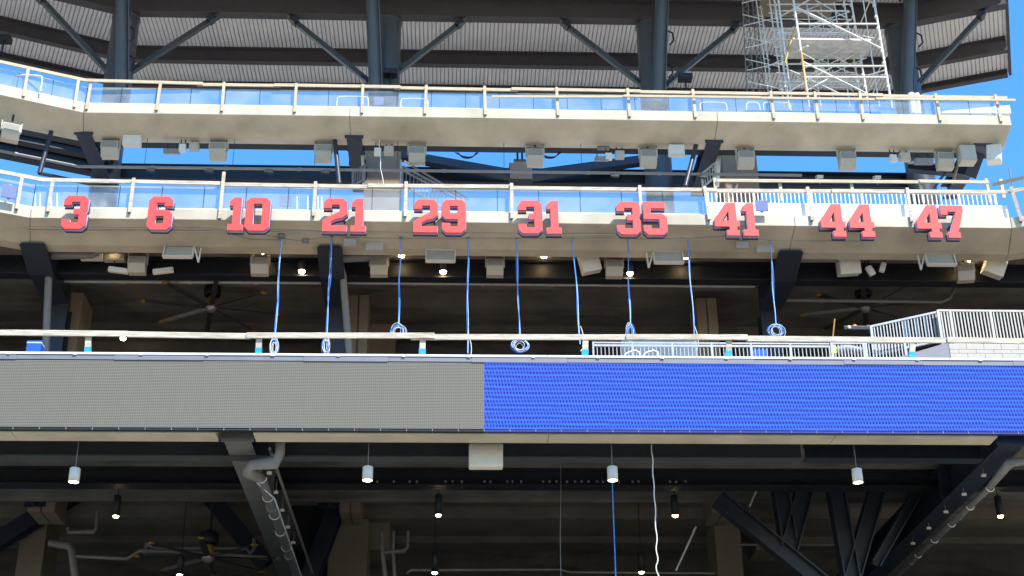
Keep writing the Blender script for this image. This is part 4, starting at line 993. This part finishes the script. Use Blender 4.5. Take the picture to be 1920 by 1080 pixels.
# ------------------------------------------------------------------ picket balustrade behind numbers 41 - 47
def zu(u, v, Y): return P(u, v, Y)
t = thing('picket_railing', 'white picket railing behind red numbers 41 to 47', 'railing', P(1600, 386, 5.35))
zt_, zb_ = P(1600, 361, 5.35).z, P(1600, 387, 5.35).z
xs = [1328, 1415, 1523, 1618, 1716, 1800, 1868]
for a, b in zip(xs[:-1], xs[1:]):
    A, Bq = P(a, 386, 5.35), P(b, 386, 5.35); A.z = Bq.z = zb_
    picket_run(t, A, Bq, zt_-zb_, max(6, round((b-a)/8)), 'white_paint', .013, (1.0, .04), a == xs[0])
kb = MB(); kb.bx(XU(1326, 390, 5.3), 14.8, 5.16, 5.24, M_T-.02, zb_-.03); tag(kb.build('kerb_wall', 'white_paint'), 'white kerb under the picket railing behind numbers 41 to 47', 'kerb')

# ------------------------------------------------------------------ stair, railings and block wall right above the blue screen
YB = 3.0
a, b = P(1778, 640, YB), P(1990, 645, YB)
t = thing('block_wall', 'white block wall under the picket railing at right above the blue screen', 'wall', (a.x, YB, 13.3))
zt_ = P(1850, 641, YB).z; xx0, xx1 = a.x, b.x; zrow = zt_; row = 0
hs = (.2, .10, .2, .2, .2, .2, .2)
while zrow > 14.2:
    hh = hs[row % len(hs)]; x = xx0 - (.2 if row % 2 else 0)
    while x < xx1:
        l0, l1 = max(xx0, x), min(xx1, x+.42)
        if l1-l0 > .03: MB().bx(l0+.003, l1-.003, YB, YB+.18, zrow-hh+.003, zrow-.003).build('block', 'block_wall', t, bevel=.004)
        x += .42
    zrow -= hh; row += 1
MB().bx(xx0, xx1, YB+.012, YB+.17, zrow, zt_).build('mortar', 'dark_concrete', t)
pr = [P(1776, 672, YB+.02), P(1776, 646, YB+.02), P(1668, 672, YB+.02)]
pr = [V((xx0-.01, YB, zt_-.02)), V((xx0-.01, YB, 14.2)), V((XU(1640, 672, YB), YB, 14.2)), V((XU(1670, 672, YB), YB, P(1670, 674, YB).z))]
tag(MB().prism(pr, (0, .18, 0)).build('stair_stringer', 'flashing'), 'grey sloping stair stringer left of the white block wall', 'stair')
t = thing('picket_railing', 'pale picket railing on top of the white block wall', 'railing', (xx0, YB, zt_))
hh = P(1850, 582, YB).z - zt_
xs = [P(u, 640, YB).x for u in (1769, 1792, 1868, 1950)]
for a, b in zip(xs[:-1], xs[1:]): picket_run(t, (a, YB+.08, zt_+.02), (b, YB+.08, zt_+.02), hh, max(3, round((b-a)/.083)), 'picket_paint', .016, (1.0, .06), a == xs[0])
t = thing('picket_railing', 'grey picket railing sloping down the stair above the blue screen', 'railing', P(1700, 650, YB+.3))
A, Bq = P(1640, 668, YB+.35), P(1768, 640, YB+.2); picket_run(t, A, Bq, .78, 22, 'galvanised', .013, (1.0, .05))
A, Bq = P(1768, 640, YB+.2), P(1700, 655, YB+1.2); picket_run(t, A+V((0, .05, 0)), Bq, .8, 8, 'galvanised', .013, (1.0, .05))
t = thing('picket_railing', 'tall grey picket gate above the blue screen', 'railing', P(1620, 672, YB+.2))
A, Bq = P(1562, 674, YB+.2), P(1622, 674, YB+.2); picket_run(t, A, Bq, .42, 10, 'galvanised', .012); A, Bq = P(1626, 674, YB+.2), P(1700, 674, YB+.2); picket_run(t, A, Bq, .44, 12, 'galvanised', .013)
t = thing('picket_railing', 'long low grey picket railing just above the blue screen', 'railing', P(1330, 670, YB+.5))
for a, b in ((1113, 1187), (1187, 1262), (1262, 1336), (1336, 1410), (1410, 1484), (1484, 1558)):
    A, Bq = P(a, 672+(a-1113)*.005, YB+.5), P(b, 672+(b-1113)*.005, YB+.5); picket_run(t, A, Bq, .335, 10, 'galvanised', .009, (1.0, .04), False)
    MB().beam(A+V((0, 0, .41)), Bq+V((0, 0, .41)), .035, .035).build('rail', 'galvanised', t); MB().bx(A.x-.02, A.x+.02, A.y-.02, A.y+.02, A.z, A.z+.43).build('post', 'galvanised', t)
t = thing('glass_screen', 'pale glass screen in front of the low railing above the blue screen', 'glass screen', P(1235, 670, YB-.4))
a, b = P(1166, 672, YB-.4), P(1310, 672, YB-.4)
MB().bx(a.x, b.x, a.y, a.y+.02, a.z, P(1235, 638, YB-.4).z).build('glass_pane', 'glass', t); MB().bx(a.x, b.x, a.y-.01, a.y+.03, P(1235, 638, YB-.4).z, P(1235, 637, YB-.4).z+.02).build('top_rail', 'galvanised', t)
for k, u in enumerate((1170, 1205)):
    A = P(u, 672, YB-.8); m = MB().tube(smoothpts([A, A+V((.05, 0, .14)), A+V((.35, 0, .22)), A+V((.38, 0, -.05))], 1), .018, 6)
    tag(m.build('handle_hoop', 'white_paint'), f'small white hoop rail above the blue screen, {("left", "right")[k]} of a pair', 'hoop rail')
c = P(1425, 660, YB+1.5); t = thing('blue_bin', 'blue plastic bin behind the low railing', 'bin', c)
MB().prism([c+V((-.18, 0, -.5)), c+V((.18, 0, -.5)), c+V((.2, 0, .12)), c+V((-.2, 0, .12))], (0, .4, 0)).build('body', 'blue_plastic', t); MB().box(c+V((0, .2, .14)), (.44, .46, .05)).build('lid', 'blue_plastic', t)
c = P(66, 655, 6.0); t = thing('column_wrap', 'blue wrapped column foot behind the timber rail at far left', 'wrap', c)
MB().box(c, (.36, .3, .36)).build('sheet', 'blue_plastic', t); MB().box(c+V((0, -.003, .12)), (.37, .31, .03)).build('tape', 'cable_pale', t)
# lift machine with yellow beacon behind the rail
c = P(1605, 622, 5); t = thing('work_lift', 'dark work machine with a yellow beacon behind the timber rail', 'machine', c)
MB().box(c, (.75, .5, .12)).build('body', 'black_steel', t, bevel=.02); MB().lathe(c+V((-.02, 0, .06)), [(.06, 0), (.06, .12), (.03, .14), (0, .14)], 12).build('beacon', 'fan_yellow', t)
MB().lathe(c+V((-.24, -.26, 0)), [(0, 0), (.045, .0), (.045, .02), (0, .02)], 12, (0, -1, 0)).build('lamp', 'white_box', t); MB().box(c+V((.33, 0, .1)), (.08, .1, .14)).build('tail_light', 'red_plastic', t)
tag(MB().beam(P(1561, 638, 4.5), P(1565, 598, 4.5), .03, .03).build('wood_stake', 'fan_yellow'), 'thin yellow stake standing behind the timber rail below number 44', 'stake')
c = P(1592, 658, 4.2); t = thing('equipment_bag', 'bright green and grey bundle behind the tall picket gate', 'bundle', c)
MB().tube([c+V((-.35, 0, 0)), c+V((-.1, 0, .03)), c+V((.3, 0, 0))], [.1, .15, .1], 10).build('body', 'flashing', t); MB().box(c+V((-.4, 0, 0)), (.1, .25, .22)).build('flap', 'hi_vis', t)

# ------------------------------------------------------------------ hoops, panels and small things behind the glass
def hoop(label, u0, u1, v0, v1, Y, r=.022):
    a, b = P(u0, v1, Y), P(u1, v1, Y); zt_ = P((u0+u1)/2, v0, Y).z; b.z = a.z
    pts = [a, V((a.x, a.y, zt_-.08)), V((a.x+.08, a.y, zt_)), V((b.x-.08, b.y, zt_)), V((b.x, b.y, zt_-.08)), b]
    tag(MB().tube(smoothpts(pts, 1), r, 8).build('hoop_rail', 'white_paint'), label, 'hoop rail', 'white hoop rails')
for k, (a, b, v) in enumerate(((631, 690, 181), (751, 802, 185), (1313, 1363, 192), (1400, 1425, 192), (1432, 1483, 192))):
    hoop(f'white tube hoop behind the topmost glass, {ORD[k]} of the straight run', a, b, v, 206, 9.7)
hoop('white tube hoop behind the topmost glass on the left wing', 22, 76, 141, 170, 8.4)
for k, (u, v, Y, w_, h_) in enumerate(((710, 190, 9.6, 18, 15), (535, 377, 5.5, 24, 20), (17, 359, 4.6, 26, 24), (1428, 386, 4.85, 24, 20))):
    c = P(u, v, Y); s_ = (c-CAM).dot(fwd)/F
    t = thing('notice_board', ('dull blue square panel behind the topmost glass', 'dull blue square panel behind glass between numbers 10 and 21', 'dull blue square panel behind glass at the far left', 'dull blue square panel just right of number 41')[k], 'panel', c)
    rot = Matrix.Rotation(R(22) if k == 2 else 0, 3, 'Z')
    MB().box(c, (w_*s_, .03, h_*s_/.88), rot).build('plate', 'blue_panel', t); MB().box(c+V((0, .03, 0)), (w_*s_*.2, .03, h_*s_*1.3), rot).build('backing_bar', 'galvanised', t)
k = 0
for us_ in ((66, 75, 96, 107), (557, 577, 596, 603)):
    for u in us_:
        a, b = P(u, 392, 5.6), P(u, 362 if u < 200 else 368, 5.6)
        tag(MB().tube([a, b], [.03, .018], 8).build('stanchion', 'white_paint'), f'short white stanchion behind the numbers deck glass, {ORD[k]}', 'stanchion', 'white stanchions'); k += 1

# ------------------------------------------------------------------ scaffold tower
sc = thing('scaffold_tower', 'bright galvanised scaffold tower standing on the topmost deck', 'scaffold', P(1570, 200, 9.8))
def sb_(u0, v0, u1, v1, Y0, Y1, r, name='tube', m_='scaffold_steel'):
    return MB().tube([P(u0, v0, Y0), P(u1, v1, Y1)], r*1.12, 7).build(name, m_, sc)
YF, YK = 9.35, 10.2                           # front and back faces of the tower
ups = [(1668, 1637, YF, .035), (1513, 1487, YF, .033), (1625, 1594, YK, .03), (1612, 1580, YK+.3, .028), (1475, 1452, YK, .032), (1466, 1443, YK+.2, .024)]
for a, b, Y, r in ups:
    uo = sb_(a+5, 205, b-7, -50, Y, Y, r, 'upright')
    for k in range(9):                        # coupler collars
        f_ = k/8.5; q = P(a, 185, Y).lerp(P(b, 0, Y), f_); MB().tube([q-V((0, 0, .035)), q+V((0, 0, .035))], r*1.55, 7).build('collar', 'scaffold_steel', uo)
for (u0, u1, v, Y, r) in ((1495, 1644, 45, YF, .028), (1506, 1660, 124, YF, .028), (1508, 1662, 145, YF, .026), (1452, 1594, 8, YK, .022), (1456, 1600, 62, YK, .024), (1470, 1614, 120, YK, .024), (1470, 1612, 153, YK, .02), (1480, 1604, 136, YK+.3, .018)):
    sb_(u0, v, u1, v, Y, Y, r, 'ledger')
for (u0, v0, u1, v1, Y0, Y1, r) in ((1490, 12, 1655, 92, YF, YF, .028), (1460, 33, 1520, -2, YK, YF, .024), (1504, 115, 1630, 178, YF, YF, .026), (1530, 88, 1606, 128, YK, YK, .026),
        (1540, 68, 1597, 36, YK, YK, .02), (1575, 118, 1608, 98, YK, YK, .022), (1475, 105, 1515, 86, YK, YF, .026), (1480, 172, 1560, 126, YK, YF, .022), (1505, 174, 1556, 146, YF, YK, .02), (1515, 148, 1575, 176, YF, YK, .022),
        (1472, 128, 1512, 145, YK, YF, .02), (1426, 85, 1490, 50, YK+.6, YK, .018), (1440, 124, 1475, 108, YK+.6, YK, .018), (1528, 0, 1584, 32, YK, YK, .016), (1600, 150, 1658, 132, YK, YF, .02), (1620, -2, 1642, 8, YK, YF, .026),
        (1505, 100, 1545, 122, YF, YK, .016), (1628, 172, 1664, 100, YK, YF, .016), (1636, 176, 1655, 140, YK, YF, .016), (1570, 116, 1592, 70, YK, YK+.6, .014), (1613, 45, 1632, 0, YK, YF, .016)):
    sb_(u0, v0, u1, v1, Y0, Y1, r, 'brace')
rs = random.Random(3)
for k in range(26):                           # a second lift of tubes behind the front bays
    v = rs.uniform(-5, 165); o_ = (175-v)*.13; u = rs.uniform(1468, 1560)-o_
    if k % 2: sb_(u, v, u+rs.uniform(50, 75), v+rs.uniform(22, 42)*rs.choice((-1, 1)), YK+.15, YK+.15+rs.uniform(-.5, .3), .015, 'brace')
    else: sb_(1470-o_, v, 1612-o_, v+1, YK+.25, YK+.25, .015, 'ledger')
for a, b in ((1535, 1512), (1590, 1563), (1645, 1618)): sb_(a+4, 200, b-6, -40, YK+.25, YK+.25, .02, 'upright')
for k in range(8):
    v = 6+k*21; o_ = (175-v)*.13
    sb_(1404-o_*.6, v, 1470-o_, v+14*(1 if k % 2 else -1), YK+.5, YK, .014, 'brace')
sb_(1472, 118, 1490, 55, YF+.3, YF+.5, .026, 'brace', 'rust_yellow'); sb_(1502, 95, 1512, 172, YF-.05, YF-.05, .03, 'upright', 'rust_yellow')
for u0, u1, v, Y in ((1487, 1634, 72, YF+.1),):
    a, b = P(u0, v, Y), P(u1, v, Y)
    for k in range(4): MB().box(((a.x+b.x)/2, Y+.13+k*.26, a.z), (b.x-a.x, .25, .06)).build('plank', 'scaffold_steel', sc)
a, b = P(1430, 3, YK), P(1572, 3, YK)
for k in range(6): MB().box(((a.x+b.x)/2, YK-.3+k*.26, a.z+.25), (b.x-a.x, .25, .05)).build('plank', 'pier_concrete', sc)
for a, b, Y, r in ((1447, 1426, YK+.5, .02), (1440, 1419, YK+.7, .018), (1482, 1460, YF+.5, .028), (1560, 1538, YK+.5, .016)):
    sb_(a+4, 200, b-6, -40, Y, Y, r, 'upright')
for k in range(11):
    v = 8+k*16; o_ = (175-v)*.13
    sb_(1461-o_, v, 1482-o_, v+2, YK, YF+.5, .016, 'rung'); sb_(1440-o_, v+4, 1452-o_, v+9, YK+.6, YK+.4, .013, 'rung')
for (u0, v0, u1, v1, Y0, Y1, r) in ((1468, 20, 1592, 20, YK, YK, .016), (1470, 86, 1606, 84, YK+.4, YK+.4, .018), (1478, 100, 1600, 104, YK+.4, YK+.4, .013), (1520, 60, 1560, 104, YK+.4, YK+.4, .014),
        (1545, 108, 1520, 170, YK+.4, YK+.4, .014), (1560, 60, 1500, 92, YK+.4, YK+.4, .014), (1480, 160, 1620, 158, YK+.4, YK+.4, .016), (1490, 140, 1540, 176, YK, YK+.4, .015), (1560, 132, 1600, 172, YK, YK+.4, .015), (1585, 60, 1640, 72, YK, YF, .015)):
    sb_(u0, v0, u1, v1, Y0, Y1, r, 'brace')
for k, (u, r) in enumerate(((1708, .11), (1719, .08))):
    tag(MB().tube([P(u, 176, 9.9), P(u+4, 214, 9.9)], r, 12).build('white_sleeve', 'white_paint'), f'white sleeved tube foot on the topmost deck right of the scaffold, {("left", "right")[k]} of two', 'tube')
pr = [P(1765, 212, 9.6), P(1896, 212, 9.6), P(1893, 197, 9.6), P(1768, 208, 9.6)]
tag(MB().prism(pr, (0, .15, 0)).build('ramp_wall', 'white_paint'), 'white sloping parapet at the right end of the topmost deck', 'parapet')
# lattice ladder mast at the left of the tower
lm = thing('lattice_mast', 'slim grey lattice ladder mast left of the scaffold tower', 'mast', P(1410, 170, 11.4))
for a, b in ((1401, 1391), (1414, 1401), (1434, 1414), (1424, 1409)):
    MB().tube([P(a, 180, 11.3 if a < 1420 else 11.7), P(b, -20, 11.3 if a < 1420 else 11.7)], .02, 6).build('rail', 'pipe_grey', lm)
for k in range(22):
    f_ = k/21; q0 = P(1401, 172, 11.3).lerp(P(1391.5, 5, 11.3), f_); q1 = P(1414, 172, 11.3).lerp(P(1402, 5, 11.3), f_); d = .1*(1 if k % 2 else -1)
    MB().tube([q0+V((0, 0, d)), q1-V((0, 0, d))], .012, 5).build('rung', 'pipe_grey', lm)
    q0 = P(1424, 172, 11.7).lerp(P(1409.5, 5, 11.7), f_); q1 = P(1434, 172, 11.7).lerp(P(1415, 5, 11.7), f_); MB().tube([q0-V((0, 0, d)), q1+V((0, 0, d))], .012, 5).build('rung', 'pipe_grey', lm)

# small dark speaker boxes and flood on the roof struts
for k, (u, v) in enumerate(((733, 137), (1285, 146), (8, 74))):
    c = P(u, v, 12.4); t = thing('roof_fixture', ('dark box fixture on a stem right of the second roof column', 'dark box fixture on a stem right of the third roof column', 'dark box fixture under the roof at the far left')[k], 'fixture', c)
    MB().box(c, (.46, .35, .2)).build('housing', 'black_steel', t, bevel=.02); MB().tube([c, c-V((0, 0, .6))], .03, 8).build('stem', 'black_steel', t)
